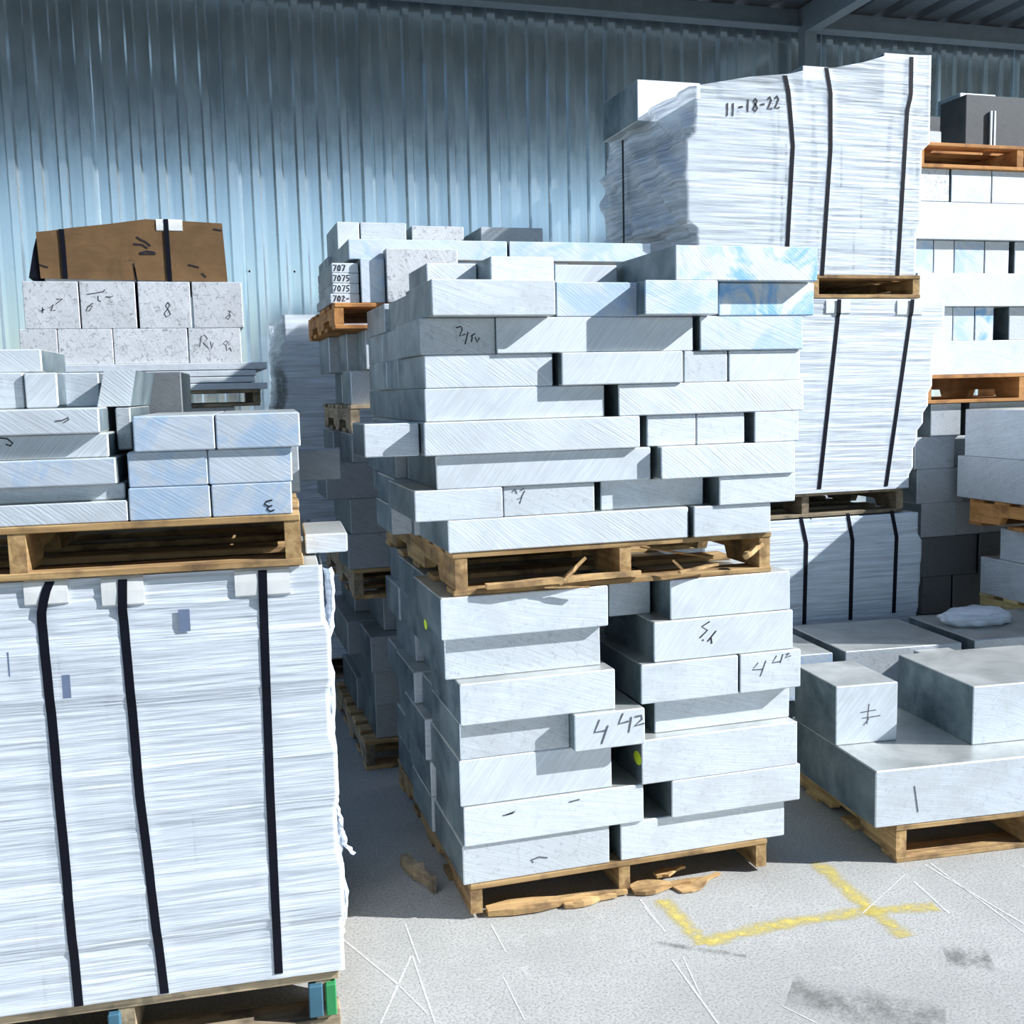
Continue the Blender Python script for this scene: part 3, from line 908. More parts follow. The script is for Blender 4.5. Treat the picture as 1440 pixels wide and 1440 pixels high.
def text_px(parent, s, x, y, h, w, th, m='ink', slope=0.0, v=None, name='marking'):
    """hand-printed characters from pixel corner (x, y), cap height h, advance w"""
    G = {'7': [[(0, 0), (1, 0), (.35, 1)]], '0': [[(.5, 0), (.1, .35), (.2, .9), (.7, .95), (.95, .4), (.5, 0)]], '5': [[(.95, 0), (.2, 0), (.15, .45), (.8, .5), (.8, .85), (.1, 1)]],
         '2': [[(.1, .2), (.5, 0), (.8, .25), (.1, .95), (1, .9)]], '1': [[(.5, 0), (.4, 1)]], '8': [[(.5, .45), (.15, .2), (.55, 0), (.85, .2), (.5, .48), (.1, .8), (.5, 1), (.9, .75), (.5, .45)]],
         '-': [[(.1, .55), (.9, .5)]], '4': [[(.4, 0), (.05, .6), (.9, .55)], [(.75, .2), (.55, 1)]], '3': [[(.1, .1), (.6, 0), (.8, .2), (.35, .45), (.85, .6), (.7, .95), (.1, .95)]]}
    st = []
    for i, c in enumerate(s):
        for g in G.get(c, []):
            st.append([(x + i * w + px * w * .72, y + i * slope + py * h) for px, py in g])
    return marking(parent, st, th, m, v, name)


block(D, .62, 1.25, 5.06, 5.42, 1.985, 2.248, 'dull', 'dull block under the small blocks at the rear of the orange pallet', GT, tone=.8)


def y_of(fr, x, z, v):
    lo, hi = -300.0, 1700.0
    for _ in range(40):
        mid = (lo + hi) / 2
        if fr.z(x, mid, v) > z: lo = mid
        else: hi = mid
    return lo


for k, s in enumerate(('702-', '7075', '7075', '707')):
    ya, yb_ = y_of(D, 478, zz[k + 1], 4.45), y_of(D, 478, zz[k], 4.45)
    text_px(pls[k], s, 468.5, ya + .22 * (yb_ - ya), .56 * (yb_ - ya), 6.2, 0.0045)
for k, (a_, b_, yt, v, m) in enumerate(((474, 505, 311, 5.0, 'saw_b'), (507, 571, 312, 5.0, 'plain'), (579, 652, 317, 5.05, 'mottled'), (676, 763, 319, 4.95, 'dull'))):
    block(D, D.u(a_, 325, v), D.u(b_, 325, v), v, v + .40, 2.2485 if v + .01 < 5.05 else 2.2485, D.z((a_ + b_) / 2, yt + 1, v), m, 'small block standing on the long plates behind the centre, %s' % pos_word(k, 4), GT, tone=.9)

# ------------------------------------------------------------------ wrapped load by the wall, in the gap
K = Frame(0, 5.95)
kr = empty('wrapped_load', K.m(0.95, 6.5, 0.0))
tag(kr, 'film-wrapped load of small blocks by the metal wall, in the dark gap', 'wrapped load')
pallet(K, 0.50, 1.50, 6.0, 7.0, 0, 0.13, 'wood_grey', parent=kr)
lay = []
z = 0.13
while z < 2.05:
    j = rnd.uniform(-.03, .03); lay.append((z, z + .16, .50 + j, 1.48 + j, 5.97)); z += .16
for l in lay:
    for i in range(3):
        ua = l[2] + i * (l[3] - l[2]) / 3
        me = box_mesh((l[3] - l[2]) / 3 - .008, .9, .158, .003)
        link('block', me, M['dull'], kr, kr.matrix_basis.inverted() @ K.m(ua + (l[3] - l[2]) / 6, 6.45, l[0]))
film(kr, K, lay, 6.93, 'film_clear', 5, 0.010, nz=120, pleat=.02)

# ------------------------------------------------------------------ front left wrapped load
A = Frame(-4, 2.62)
uR = A.u(470, 1100, 2.62); uL = uR - 1.22
ar = empty('wrapped_load', A.m((uL + uR) / 2, 3.1, 0.0))
tag(ar, 'large white film-wrapped load with three black straps, front left corner', 'wrapped load')
ZA0, ZA1 = 0.155, 1.205
pallet(A, uL - .01, uR - .01, 2.63, 3.64, 0.0, 0.148, 'wood_grey', parent=ar, tone=1.15, su=(-.55, .09, .57), tb=.022)
for (x0, x1, y0, y1, m) in ((150, 170, 1412, 1440, 'paint_blue'), (432, 455, 1362, 1418, 'paint_blue'), (456, 474, 1362, 1418, 'paint_green')):
    u0, za = A.at(x0, y0, 2.622); u1, zb = A.at(x1, y1, 2.622)
    me = box_mesh(u1 - u0, .03, .085, .003)
    link('painted_stringer_end', me, M[m], ar, ar.matrix_basis.inverted() @ A.m((u0 + u1) / 2, 2.632, .035))
lay = []
z = ZA0
for i, h in enumerate((.15, .15, .15, .15, .15, .15, .15)):
    lay.append((z, z + h, uL, uR + (.0, .006, -.004, .004, -.008, .0, -.012)[i], 2.62 + (.004, -.003, .003, 0, .004, -.002, .003)[i])); z += h
for l in lay:
    cuts = sorted([0, 1] + [rnd.uniform(.2, .8) for _ in range(2)])
    for a_, b_ in zip(cuts, cuts[1:]):
        w_ = (l[3] - l[2]) * (b_ - a_)
        if w_ < .05: continue
        me = box_mesh(w_ - .004, .96, .149, .003)
        link('block', me, M['plain'], ar, ar.matrix_basis.inverted() @ A.m(l[2] + (l[3] - l[2]) * (a_ + b_) / 2, 3.105, l[0]))
TAGS = ((86, 100, 950, 982), (250, 268, 858, 888), (9, 14, 918, 952))
LNA = [px_line(A, p, 2.606) for p in (((70, 818), (62, 838), (57, 870), (66, 950), (82, 1120), (110, 1418)), ((172, 815), (172, 862), (178, 920), (196, 1120), (231, 1400)), ((369, 802), (370, 840), (372, 900), (380, 1120), (392, 1372)))]
film(ar, A, lay, 3.60, 'film', 3, 0.0018, slant=-.05, freq=150, nz=420, lines=LNA, over=.006, over_h=.085, patches=[(A.u(a_, 920), A.u(b_, 920), A.z(150, d_), A.z(150, c_)) for a_, b_, c_, d_ in TAGS])
for x0, x1, y0, y1 in ((32, 94, 817, 849), (141, 201, 812, 850), (329, 407, 801, 836)):
    corner_plate(ar, A, x0, x1, y0, y1, 2.6095, .09, droop=.001)
# torn film hanging at the right edge
for k, (pts, w_) in enumerate((([(462, 800), (466, 850), (461, 900), (467, 1000), (463, 1090), (470, 1130), (478, 1170), (476, 1230), (482, 1290), (478, 1330)], .02), ([(470, 1130), (480, 1160), (484, 1190), (502, 1208)], .014), ([(476, 1200), (487, 1260), (484, 1300)], .012))):
    bm = bmesh.new(); prev = None; inv = ar.matrix_basis.inverted()
    P = []
    for a_, b_ in zip(pts, pts[1:]):
        for t in range(6): P.append((a_[0] + (b_[0] - a_[0]) * t / 6 + rnd.uniform(-1.5, 1.5), a_[1] + (b_[1] - a_[1]) * t / 6))
    for x, y in P:
        u, zz_ = A.at(x, y, 2.64)
        r = [bm.verts.new(inv @ A.w(u + w_ * q + rnd.uniform(-.004, .004), 2.64 + rnd.uniform(-.008, .008) + .05 * abs(q), zz_)) for q in (-.5, -.2, .1, .5)]
        if prev:
            for i in range(3): bm.faces.new((prev[i], prev[i + 1], r[i + 1], r[i]))
        prev = r
    link('torn_film', to_mesh(bm, 'torn_film', True), M['film'], ar)
for (x0, x1, y0, y1) in TAGS:
    u0, za = A.at(x0, y0, 2.606); u1, zb = A.at(x1, y1, 2.606)
    me = box_mesh(u1 - u0, .001, za - zb, 0, key='tag%d' % x0)
    link('printed_tag', me, M['tag'], ar, ar.matrix_basis.inverted() @ A.m((u0 + u1) / 2, 2.6105, zb))

# ------------------------------------------------------------------ pallet of blocks on top of the left wrapped load
A2 = Frame(-4, 2.60)
ZP0, ZP1 = 1.2092, 1.335
uP = A2.u(424, 760)
pallet(A2, uP - 1.20, uP, 2.60, 3.62, ZP0, ZP1, 'wood', 'brown pallet of sawn blocks resting on the left wrapped load', su=(-.58, -.038, .58), tone=.95)
GA = 'blocks on the pallet above the left wrapped load'
zs = [ZP1, A2.z(240, 684), A2.z(240, 634), A2.z(240, 584)]
k = 0
for r, row in enumerate([[(181, 296), (298, 411)], [(180, 292), (293, 411)], [(187, 302), (304, 422)]]):
    for i, (xl, xr) in enumerate(row):
        y = (708, 658, 610)[r]; v = 2.60 - (.012 if r == 2 else 0)
        o = block(A2, A2.u(xl, y, v), A2.u(xr, y, v), v, v + .55, zs[r], zs[r + 1], 'bluish', 'pale blue-grey block, %s of the pair in %s row above the left wrapped load' % (('left', 'right')[i], ('bottom', 'middle', 'top')[r]), GA)
        if r == 0 and i == 1:
            marking(o, [[(383, 703), (375, 705), (372, 709), (378, 712), (383, 711)], [(378, 712), (376, 716), (380, 719), (386, 717)]], .0035, 'ink')
zl = [ZP1, A2.z(90, 707), A2.z(90, 683), A2.z(90, 645), A2.z(90, 610), A2.z(90, 574)]
for r, (xr, v, m) in enumerate(((176, 2.60, 'saw_a'), (174, 2.62, 'plain'), (163, 2.58, 'bluish'), (155, 2.60, 'saw_b'), (144, 2.57, 'saw_a'))):
    o = block(A2, A2.u(xr, 660, v) - .62, A2.u(xr, 660, v), v, v + .50, zl[r], zl[r + 1], m, 'long plate, %s of the five layers at the left edge of the photo' % ('lowest', 'second lowest', 'middle', 'second highest', 'highest')[r], GA)
    if r == 4: marking(o, [[(78, 592), (88, 591), (96, 587), (97, 590), (90, 594)]], .0025, 'pencil')
    if r == 3: marking(o, [[(0, 616), (10, 617), (18, 623), (15, 627), (8, 625)]], .003, 'ink')
# small pieces lying on the five plates
z5 = zl[5]
block(A2, A2.u(-60, 550, 2.75), A2.u(34, 550, 2.75), 2.75, 3.0, z5, A2.z(10, 524, 2.75), 'plain', 'small sawn block at the photo edge on the five left plates', GA)
block(A2, A2.u(35, 550, 2.74), A2.u(81, 550, 2.74), 2.74, 2.85, z5, A2.z(55, 524, 2.74), 'saw_b', 'upright sawn offcut beside the leaning slab on the left plates', GA)
block(A2, A2.u(82, 550, 2.86), A2.u(140, 550, 2.86), 2.86, 3.05, z5, A2.z(100, 524, 2.86), 'plain', 'cream-grey offcut just left of the leaning slab', GA, tone=.92)
zq = A2.z(10, 524, 2.75)
block(A2, A2.u(-60, 505, 2.9), A2.u(70, 505, 2.9), 2.80, 3.1, max(zq, A2.z(55, 524, 2.74)) + .0005, A2.z(20, 491, 2.8), 'saw_a', 'flat sawn block lying on the small blocks at the photo edge', GA)
# leaning slab
pts = [A2.at(x, y, 2.70) for x, y in ((146, 522), (191, 521), (184, 574), (137, 574))]
z0 = min(p[1] for p in pts); uc = sum(p[0] for p in pts) / 4
pts = [(p[0] - uc, max(0.0, p[1] - z5)) for p in pts]
me = poly_prism(pts, -.2, .2, 'slab'); 
o = link('aluminium_slab', me, M['saw_a'], None, A2.m(uc, 2.90, z5 + .0003), (1, 1, 1))
tag(o, 'slant-sided slab with saw lines leaning on the left plates', 'metal block', GA); FRONT[o.name] = (A2, 2.7)
block(A2, A2.u(163, 590, 2.70), A2.u(184, 590, 2.70), 2.70, 3.1, zs[2] + .001, z5 - .002, 'dull', 'short dull block wedged between the left plates and block pairs', GA, tone=.8)
block(A2, A2.u(196, 555, 3.17), A2.u(256, 555, 3.17), 3.17, 3.5, zs[3] - .05, A2.z(225, 523, 3.17), 'dull', 'shade-darkened block standing behind the upper pair of blocks', GA, tone=.3)  # tone puts a shadow into the block's colour
block(A2, A2.u(196, 640, 3.16), A2.u(420, 640, 3.16), 3.17, 3.55, ZP1, zs[3] - .052, 'dull', 'wide block behind the three pairs above the left wrapped load', GA, tone=.7)
block(A2, A2.u(408, 670, 3.57), A2.u(480, 670, 3.57), 3.57, 3.615, ZP1 + .001, A2.z(450, 631, 3.57), 'dull', 'thin teal plate jutting right behind the block pairs', GA, tone=.75)
block(A2, uP + .012, A2.u(489, 765, 2.78), 2.78, 3.05, 1.2095, A2.z(465, 750, 2.78), 'plain', 'block end jutting right behind the left pallet', GA)

# ------------------------------------------------------------------ back left stack with cardboard
B = Frame(0, 5.9)
GB = 'speckled square bars of the back left stack'
pallet(B, -.82, .24, 5.92, 6.95, 0.0, 0.13, 'wood_grey', 'grey pallet at the foot of the back left stack')
zb_ = B.z(200, 575)
for i in range(4):
    for k in range(2):
        z0 = .13 + i * (zb_ - .13) / 4
        block(B, -.80 + k * .52, -.30 + k * .50, 5.93, 6.9, z0, z0 + (zb_ - .13) / 4, 'dull', 'grey block of the back left stack, %s row up, %s' % (ORD[i], ('left', 'right')[k]), GB)
pallet(B, -.80, B.u(366, 550), 5.88, 6.95, zb_ + .0005, B.z(320, 548), 'wood_grey', 'weathered pallet under the thin plates of the back left stack')
zp = [B.z(320, 548), B.z(320, 538), B.z(320, 529), B.z(320, 520), B.z(320, 509)]
for k, xr in enumerate((375, 358, 360, 376)):
    block(B, B.u(85, 530), B.u(xr, 530), 5.87 + .004 * k, 6.9, zp[k], zp[k + 1] - .003, 'plain', 'thin pale plate under the speckled bars, %s of four' % ('lowest', 'second lowest', 'second highest', 'highest')[k], 'thin plates of the back left stack')
z1_, z2_, z3_ = zp[4] - .003, B.z(200, 462), B.z(190, 396)
bk = {}
for r, row in enumerate([[(28, 81), (82, 159), (160, 264), (266, 339)], [(33, 111), (113, 191), (195, 268), (271, 341)]]):
    for i, (xl, xr) in enumerate(row):
        y = (487, 428)[r]
        bk[(r, i)] = block(B, B.u(xl, y), B.u(xr, y), 5.9, 6.88, (z1_, z2_)[r], (z2_, z3_)[r], 'mottled', 'speckled square bar end, %s in the %s row below the cardboard' % (pos_word(i, 4), ('lower', 'upper')[r]), GB, tone=1.0 if r else 1.05)
bl = lambda r, i, st, w=.004: marking(bk[(r, i)], st, w, 'ink')
bl(1, 1, [[(122, 414), (135, 412), (146, 410), (147, 407)], [(138, 416), (138, 422), (142, 424)], [(149, 417), (155, 418), (159, 416)]])
bl(1, 1, [[(131, 426), (124, 431), (121, 437), (126, 437), (130, 430), (123, 431)]])
bl(1, 2, [[(236, 425), (233, 430), (236, 434), (239, 429), (236, 425)], [(236, 434), (231, 441), (234, 446), (240, 442), (236, 434)]])
bl(1, 3, [[(321, 437), (324, 438), (322, 441)], [(323, 442), (317, 447), (321, 449), (324, 444), (323, 442)]])
bl(1, 0, [[(58, 437), (63, 435)], [(60, 432), (60, 440)], [(80, 421), (88, 420), (78, 428)], [(71, 432), (75, 428), (72, 437), (78, 436)]])
bl(0, 3, [[(281, 488), (283, 473), (288, 471), (292, 476), (286, 482), (294, 490)], [(296, 480), (298, 490), (300, 482)], [(318, 479), (314, 483), (318, 486), (321, 481), (318, 479)], [(318, 486), (319, 493), (323, 489), (326, 494)]], .0025)
# cardboard-covered bundle
cr = empty('cardboard_bundle', B.m(B.u(190, 380), 6.35, z3_))
tag(cr, 'torn brown cardboard cover strapped over metal on the back left stack', 'cardboard')
pts = [B.at(x, y, 5.95) for x, y in ((58, 392), (51, 327), (72, 325), (100, 321), (150, 316), (205, 309), (262, 312), (312, 315), (320, 397))]
cc = cr.matrix_basis.inverted()
me = poly_prism([(u, zz_) for u, zz_ in pts], 5.93, 5.937, 'cardboard_sheet')
me.transform(cc @ B.R); link('cardboard_sheet', me, M['cardboard'], cr)
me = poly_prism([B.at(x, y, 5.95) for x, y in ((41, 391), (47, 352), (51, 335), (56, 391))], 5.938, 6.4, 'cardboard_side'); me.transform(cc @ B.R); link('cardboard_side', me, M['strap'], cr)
ua, ub = B.u(62, 380, 5.95), B.u(316, 380, 5.95)
me = box_mesh(ub - ua, .85, B.z(190, 330, 5.95) - z3_, .004); link('wrapped_metal', me, M['dull'], cr, cc @ B.m((ua + ub) / 2, 6.375, z3_))
strap(cr, B, [(86, 322), (88, 340), (92, 392)], 5.925, .024)
strap(cr, B, [(233, 308), (235, 340), (239, 397)], 5.925, .024)
corner_plate(cr, B, 219, 256, 308, 324, 5.927, .08)

FRONT[cr.name] = (B, 5.929)
marking(cr, [[(192, 333), (198, 337), (205, 340), (212, 346)], [(188, 343), (200, 344), (208, 349)], [(196, 356), (206, 353), (218, 355)], [(197, 357), (219, 357)]], .008, 'ink')
marking(cr, [[(188, 370), (190, 382), (193, 396)], [(189, 376), (192, 396)], [(55, 372), (68, 376)], [(265, 372), (280, 376)], [(284, 384), (290, 390)], [(300, 322), (312, 324)]], .007, 'ink')

# ------------------------------------------------------------------ three wrapped loads behind on the right
Ef = Frame(0, 4.4)


# bottom
e1 = empty('wrapped_load', Ef.m(2.75, 4.9, 0)); tag(e1, 'lowest film-wrapped load right of the centre, with three black straps', 'wrapped load')
pallet(Ef, 2.20, 3.34, 4.42, 5.4, 0, .13, 'wood_grey', parent=e1)
lay = [(.13 + .121 * i, .13 + .121 * (i + 1), 2.2, 3.35 + (0, .005, -.012, .0, .006, .012, -.012)[i], 4.4) for i in range(7)]
for l in lay:
    for i in range(4):
        w_ = (l[3] - l[2]) / 4
        link('block', box_mesh(w_ - .004, .9, .120, .003), M['bluish'], e1, e1.matrix_basis.inverted() @ Ef.m(l[2] + w_ * (i + .5), 4.87, l[0]))
film(e1, Ef, lay, 5.36, 'film', 11, .0022, nz=240, freq=120, lines=[px_line(Ef, p, 4.39) for p in (((1126, 727), (1134, 765), (1131, 878)), ((1192, 722), (1199, 760), (1196, 872)), ((1254, 718), (1261, 755), (1257, 862)))])
# middle
e2 = empty('wrapped_load', Ef.m(2.75, 4.9, .982)); tag(e2, 'middle film-wrapped load right of the centre, narrowing downward, two white plates', 'wrapped load')
pallet(Ef, 2.20, 3.28, 4.42, 5.4, .982, 1.10, 'wood_grey', parent=e2, tone=.8)
ys = [685, 661, 625, 600, 575, 548, 490, 466, 420]
rx = [1275, 1281, 1287, 1295, 1302, 1308, 1312, 1325]
lay = []
for i in range(8):
    z0, z1 = Ef.z(1290, ys[i]), Ef.z(1290, ys[i + 1])
    if i == 0: z0 = 1.10
    if i == 7: z1 = 2.0
    lay.append((z0, z1, 2.2, Ef.u(rx[i], (ys[i] + ys[i + 1]) / 2), 4.4))
for l in lay:
    for i in range(3):
        w_ = (l[3] - l[2]) / 3
        link('block', box_mesh(w_ - .004, .9, l[1] - l[0] - .001, .003), M['plain'], e2, e2.matrix_basis.inverted() @ Ef.m(l[2] + w_ * (i + .5), 4.87, l[0]))
film(e2, Ef, lay, 5.36, 'film', 12, .0024, nz=260, freq=120, lines=[px_line(Ef, p, 4.39) for p in (((1179, 421), (1178, 450), (1152, 688)), ((1282, 421), (1279, 455), (1246, 684)))], over=.008, over_h=.075)
corner_plate(e2, Ef, 1162, 1196, 421, 440, 4.3875); corner_plate(e2, Ef, 1262, 1297, 421, 442, 4.3875)
# top
e3 = empty('wrapped_load', Ef.m(2.75, 4.9, 2.003)); tag(e3, 'top film-wrapped load with 11-18-22 written on it and three straps', 'wrapped load')
pallet(Ef, 2.20, 3.33, 4.39, 5.36, 2.003, 2.11, 'wood', parent=e3, tone=.9)
hz = [2.11, 2.325, 2.51, 2.70, 2.87]
ul = [Ef.u(982, 345), Ef.u(968, 280), Ef.u(966, 222), Ef.u(979, 155)]
ur = [Ef.u(1285, 355), Ef.u(1292, 270), Ef.u(1293, 235), Ef.u(1305, 170)]
lay = [(hz[i], hz[i + 1], ul[i], ur[i], 4.4) for i in range(4)]
for i, l in enumerate(lay):
    cuts = ([0, .38, .55, .72, .9, 1], [0, .4, .75, 1], [0, .42, .55, .66, 1], [0, .35, .5, 1])[i]
    for a_, b_ in zip(cuts, cuts[1:]):
        w_ = (l[3] - l[2]) * (b_ - a_)
        link('block', box_mesh(w_ - .006, .9, l[1] - l[0] - .001, .003), M['saw_b' if (a_ > .5) else 'plain'], e3, e3.matrix_basis.inverted() @ Ef.m(l[2] + (l[3] - l[2]) * (a_ + b_) / 2, 4.87, l[0]))
for x0, x1, yt, v in ((1243, 1304, 76, 4.40), (1129, 1166, 93, 4.42), (896, 985, 114, 4.85)):
    u0, u1 = Ef.u(x0, 100, v), Ef.u(x1, 100, v); zt = Ef.z((x0 + x1) / 2, yt, v)
    link('block', box_mesh(u1 - u0, .45, zt - 2.871, .003), M['saw_a'], e3, e3.matrix_basis.inverted() @ Ef.m((u0 + u1) / 2, v + .226, 2.8705))
lay[-1] = (hz[3], 3.12, ul[3], ur[3], 4.4)
tp = [(0, Ef.z(980, 121)), (.06, Ef.z(990, 117)), (.22, Ef.z(1050, 108)), (.38, Ef.z(1100, 104)), (.46, Ef.z(1128, 98)), (.58, Ef.z(1168, 95)), (.70, Ef.z(1200, 87)), (.81, Ef.z(1243, 77)), (1.0, Ef.z(1305, 78))]
film(e3, Ef, lay, 5.36, 'film_clear', 13, .0028, top=tp, nz=300, freq=120, pleat=.05, lines=[px_line(Ef, p, 4.39) for p in (((1104, 106), (1109, 130), (1115, 205), (1105, 388)), ((1162, 95), (1168, 130), (1168, 210), (1156, 388)), ((1282, 80), (1281, 135), (1276, 155), (1262, 388)))], patches=[(Ef.u(1015, 145), Ef.u(1102, 145), Ef.z(1050, 165), Ef.z(1050, 128))])
FRONT[e3.name] = (Ef, 4.385)
text_px(e3, '11', 1020, 145, 18, 8, .008, 'ink', v=4.3905)
text_px(e3, '-18-22', 1038, 141, 18, 10.2, .008, 'ink', slope=-1.2, v=4.3905)
link('strap', box_mesh(.0015, .02, .70, 0, key='side_strap'), M['strap'], e3, e3.matrix_basis.inverted() @ Ef.m(min(ul) - .062, 4.98, 2.11))

# ------------------------------------------------------------------ right back stack
G = Frame(0, 4.62)
GG = 'blocks of the right back stack'
ug0 = 3.47
pallet(G, 3.55, 4.75, 4.64, 5.6, 0, .13, 'wood_grey', 'dark pallet on the floor under the right back stack')
gz = [.13, .40, .60, .81, .985, 1.163, 1.326, 1.495]
grow = [[(1296, 1352), (1354, 1500)], [(1300, 1340), (1342, 1500)], [(1296, 1375), (1377, 1500)], [(1296, 1344), (1345, 1378), (1379, 1500)], [(1290, 1356), (1357, 1500)], [(1287, 1343), (1345, 1500)], [(1310, 1352), (1366, 1500)]]
for r, row in enumerate(grow):
    for i, (xl, xr) in enumerate(row):
        y = (930, 870, 805, 730, 684, 637, 592)[r]
        block(G, G.u(xl, y), G.u(xr, y), 4.62 + rnd.uniform(0, .02), 5.1, gz[r], gz[r + 1], 'dull', 'shaded block of right back stack, %s row up below middle pallet, %s' % (ORD[r], pos_word(i, len(row))), GG, tone=.25 if r < 3 else .7)  # tone paints in deep shade, strongest on the lowest rows
pallet(G, 3.53, 4.72, 4.60, 5.6, 1.4955, G.z(1350, 527), 'wood_orange', 'brown pallet at middle height of the right back stack', tone=.85)
gz2 = [G.z(1350, 527), G.z(1350, 479), G.z(1350, 431), G.z(1350, 384), G.z(1350, 337), G.z(1350, 284.5), G.z(1350, 238)]
grow = [[(1307, 1500)], [(1316, 1345), (1346, 1376), (1377, 1403), (1425, 1500)], [(1290, 1500)], [(1283, 1318), (1319, 1347), (1348, 1390), (1391, 1425), (1433, 1500)], [(1283, 1500)], [(1292, 1335), (1338, 1394), (1395, 1500)]]
gm = [['plain'], ['plain', 'bluish', 'blue', 'dull'], ['saw_a'], ['bluish', 'saw_b', 'bluish', 'saw_a', 'plain'], ['saw_b'], ['mottled', 'plain', 'plain']]
for r, row in enumerate(grow):
    for i, (xl, xr) in enumerate(row):
        y = 527 - 48 * r - 24
        block(G, G.u(xl, y), G.u(xr, y), 4.62 + (.03 if r in (1, 3) else 0), 5.2, gz2[r], gz2[r + 1], gm[r][i], 'bright %s block, %s, %s row above middle pallet of right back stack' % ({'plain': 'smooth', 'bluish': 'bluish', 'blue': 'blue-streaked', 'dull': 'grey', 'saw_a': 'scored', 'saw_b': 'cross-scored', 'mottled': 'speckled'}[gm[r][i]], pos_word(i, len(row)), ORD[r]), GG, tone=.88)
zt = G.z(1350, 203)
pallet(G, ug0 - .02, 4.75, 4.60, 5.6, gz2[6] + .0005, zt, 'wood_orange', 'orange-brown pallet on top of the right back stack', su=(-.62, -.03, .6))
GX = 'dark bars on the topmost right pallet'
block(G, G.u(1358, 170, 4.75), 4.7, 4.75, 4.95, zt + .001, G.z(1400, 135, 4.75), 'dull', 'big shade-darkened bar lying nearest on the topmost right pallet', GX, tone=.12)  # near-black tone stands in for the bar's unlit side
block(G, G.u(1300, 190, 4.70), G.u(1324, 190, 4.70), 4.70, 4.90, zt + .001, G.z(1310, 184, 4.70), 'dull', 'small dull block at the left on the topmost right pallet', GX, tone=.7)
block(G, G.u(1300, 170, 5.2), 4.6, 5.2, 5.5, zt + .001, G.z(1340, 165, 5.2), 'dull', 'long shade-darkened bar at the rear of the topmost right pallet', GX, tone=.15)  # unlit face painted dark through the tone here too
block(G, G.u(1350, 145, 5.21), G.u(1400, 145, 5.21), 5.21, 5.4, G.z(1340, 165, 5.2) + .0005, G.z(1363, 131, 5.21), 'plain', 'pale block end on the rear dark bar, topmost right', GX)
for k in range(2):
    x = 1394 + 5 * k
    block(G, G.u(x, 170, 4.73), G.u(x + 3.2, 170, 4.73), 4.735, 4.749, zt + .001, G.z(x, 155, 4.73), 'plain', 'thin pale strip end before the dark bar, %s of the pair' % ('left', 'right')[k], GX)

# ------------------------------------------------------------------ right front pallet with heavy slabs
Ff = Frame(-5, 2.80)


def fv(x, y, z):
    """depth in the frame of the right pallet at which pixel (x, y) has height z"""
    d = Ff.Ri @ (RT * ((x - 720) / FPX) - UP * ((y - 720) / FPX) + FW)
    t = (z - HC) / d.z
    return d.x * t, d.y * t


fu0, fv0 = fv(1260, 1214, 0.0)
GF = 'heavy blocks on the right front pallet'
pallet(Ff, fu0, fu0 + 1.02, fv0, fv0 + 1.20, 0, .13, 'wood', 'yellow-brown notched pallet on the concrete at right front', tone=1.15)
su_, sz_ = Ff.at(1232, 1085, fv0)
szb = .13
o = block(Ff, su_, su_ + 1.15, fv0, fv0 + .62, szb, sz_, 'plain', 'wide thick slab on the right front pallet carrying two blocks', GF, bev=.004)
marking(o, [[(1286, 1105), (1291, 1142)]], .003, 'pencil')
v1 = fv(1175, 1049, sz_)
b1u1 = fv(1262, 1037, sz_)
h1 = Ff.z(1175, 966, v1[1])
o = block(Ff, v1[0], Ff.u(1262, 1000, v1[1]), v1[1], v1[1] + .32, sz_, h1, 'saw_b', 'cube-like block on the left end of the wide right slab', GF)
marking(o, [[(1222, 990), (1219, 1018)], [(1210, 1002), (1232, 998)], [(1212, 1010), (1238, 1006)], [(1214, 1020), (1222, 1010)]], .003, 'pencil')
v2 = fv(1367, 1048, sz_)
block(Ff, v2[0], v2[0] + .55, v2[1], v2[1] + .48, sz_, Ff.z(1367, 966, v2[1]), 'plain', 'large block at the photo edge on the wide right slab', GF)
# rear part of that pallet
zr = .52
vr = fv0 + .80
block(Ff, fu0 + .02, fu0 + 1.0, fv0 + .66, fv0 + 1.18, .13, .33, 'dull', 'low slab at the rear of the right front pallet', GF, tone=.9)
block(Ff, Ff.u(1108, 930, vr), Ff.u(1171, 930, vr), vr, vr + .5, .3305, zr, 'bluish', 'block with a pale sawn end behind the cube-like block', GF, tone=.85)
block(Ff, Ff.u(1189, 930, vr), Ff.u(1352, 930, vr), vr, vr + .5, .3305, zr, 'dull', 'wide teal slab behind the two blocks of the right pallet', GF, tone=.85)
block(Ff, Ff.u(1354, 920, vr + .1), Ff.u(1354, 920, vr + .1) + .6, vr + .02, vr + .52, .3305, zr, 'dull', 'grey slab at the rear right of the right front pallet', GF, tone=.8)
vs2 = fv(1306, 938, .38)[1]
block(Ff, Ff.u(1306, 925, vr - .12), Ff.u(1356, 925, vr - .12), vr - .12, vr - .01, .3305, Ff.z(1330, 921, vr - .12), 'dull', 'small thin block leaning before the wide teal slab', GF)

# ------------------------------------------------------------------ stack at the right edge of the photo
Hf = Frame(0, 3.45)
HX = 3.76
GH = 'blocks of the stack at the right edge'


def hy(x, y):
    """depth and height where pixel (x, y) meets the left face plane X = HX"""
    d = RT * ((x - 720) / FPX) - UP * ((y - 720) / FPX) + FW
    t = HX / d.x
    return d.y * t, HC + d.z * t


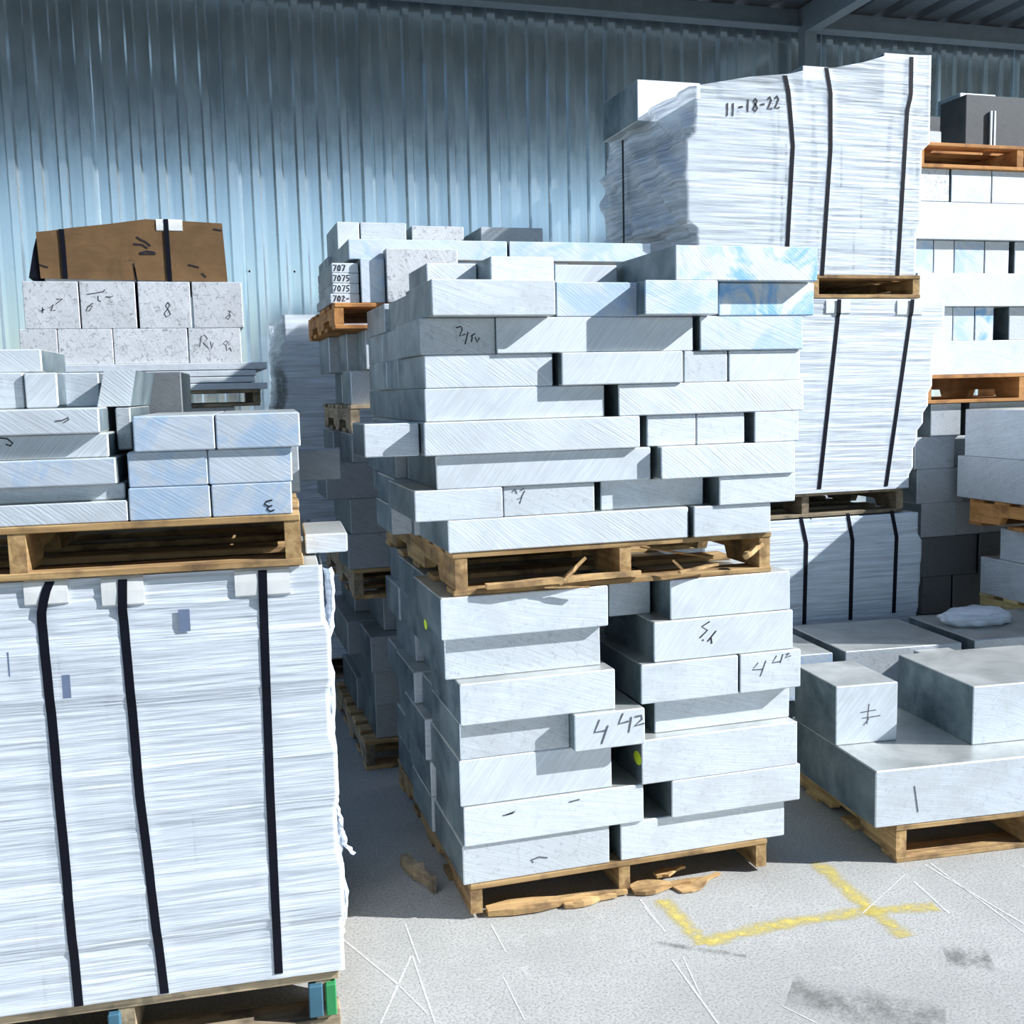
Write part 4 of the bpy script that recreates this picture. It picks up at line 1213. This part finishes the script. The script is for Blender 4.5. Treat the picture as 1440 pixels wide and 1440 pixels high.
yb, zb = hy(1380, 880)
yb = hy(1380, 830)[0]
z_y0, z_y1 = hy(1380, 880)[1], hy(1380, 833)[1]
z_b1 = hy(1381, 782)[1]; z_b2 = hy(1404, 742)[1]
z_p1 = hy(1372, 700)[1]
pallet(Hf, HX, HX + 1.0, yb - 1.1, yb, 0, .13, 'wood_grey', 'grey pallet on the floor under the stack at the right edge')
for k in range(3):
    za = .13 + k * (z_y0 - .13) / 3
    block(Hf, HX + .01, HX + .95, yb - 1.05, yb - .02, za, za + (z_y0 - .13) / 3, 'dull', 'grey slab low in the stack at the right edge, %s' % ('lowest', 'middle', 'upper')[k], GH)
pallet(Hf, HX - .01, HX + 1.0, yb - 1.1, yb, z_y0 + .0005, z_y1, 'wood_yellow', 'bright yellow pallet in the stack at the right edge')
block(Hf, HX - .01, HX + .9, yb - 1.1, yb, z_y1, z_b1, 'plain', 'long pale block on the yellow pallet at the right edge', GH, ends_left=True)
block(Hf, HX + .01, HX + .9, yb - 1.1, hy(1404, 760)[0], z_b1, z_b2, 'plain', 'short pale block below the orange pallet at the right edge', GH, ends_left=True)
pallet(Hf, HX - .03, HX + 1.0, yb - 1.1, hy(1370, 715)[0] + .0, z_b2 + .0005, z_p1, 'wood_orange', 'orange pallet in the stack at the right edge')
block(Hf, HX - .04, HX + .9, yb - 1.1, hy(1355, 670)[0], z_p1, hy(1355, 640)[1], 'dull', 'lower teal-grey block on the orange pallet at the right edge', GH, ends_left=True)
block(Hf, HX - .03, HX + .9, yb - 1.1, hy(1364, 600)[0], hy(1355, 640)[1], hy(1364, 575)[1], 'plain', 'top pale block of the stack at the right edge', GH, ends_left=True)
# crumpled wrapping under the yellow pallet
bm = bmesh.new(); bmesh.ops.create_icosphere(bm, subdivisions=4, radius=1.0)
for v in bm.verts:
    n = v.co.normalized(); k = 1 + .10 * math.sin(9 * n.x + 4 * n.z) * math.cos(7 * n.y) + rnd.uniform(-.03, .03)
    v.co = Vector((n.x * .17 * k, n.y * .10 * k, max(-.03, n.z * .045 * k)))
me = to_mesh(bm, 'crumpled_film', True)
o = link('crumpled_film', me, M['film'], None, Ff.m(Ff.u(1372, 880, vr + .3), vr + .3, zr + .031))
tag(o, 'crumpled white wrapping below the yellow pallet at the right edge', 'plastic wrap')
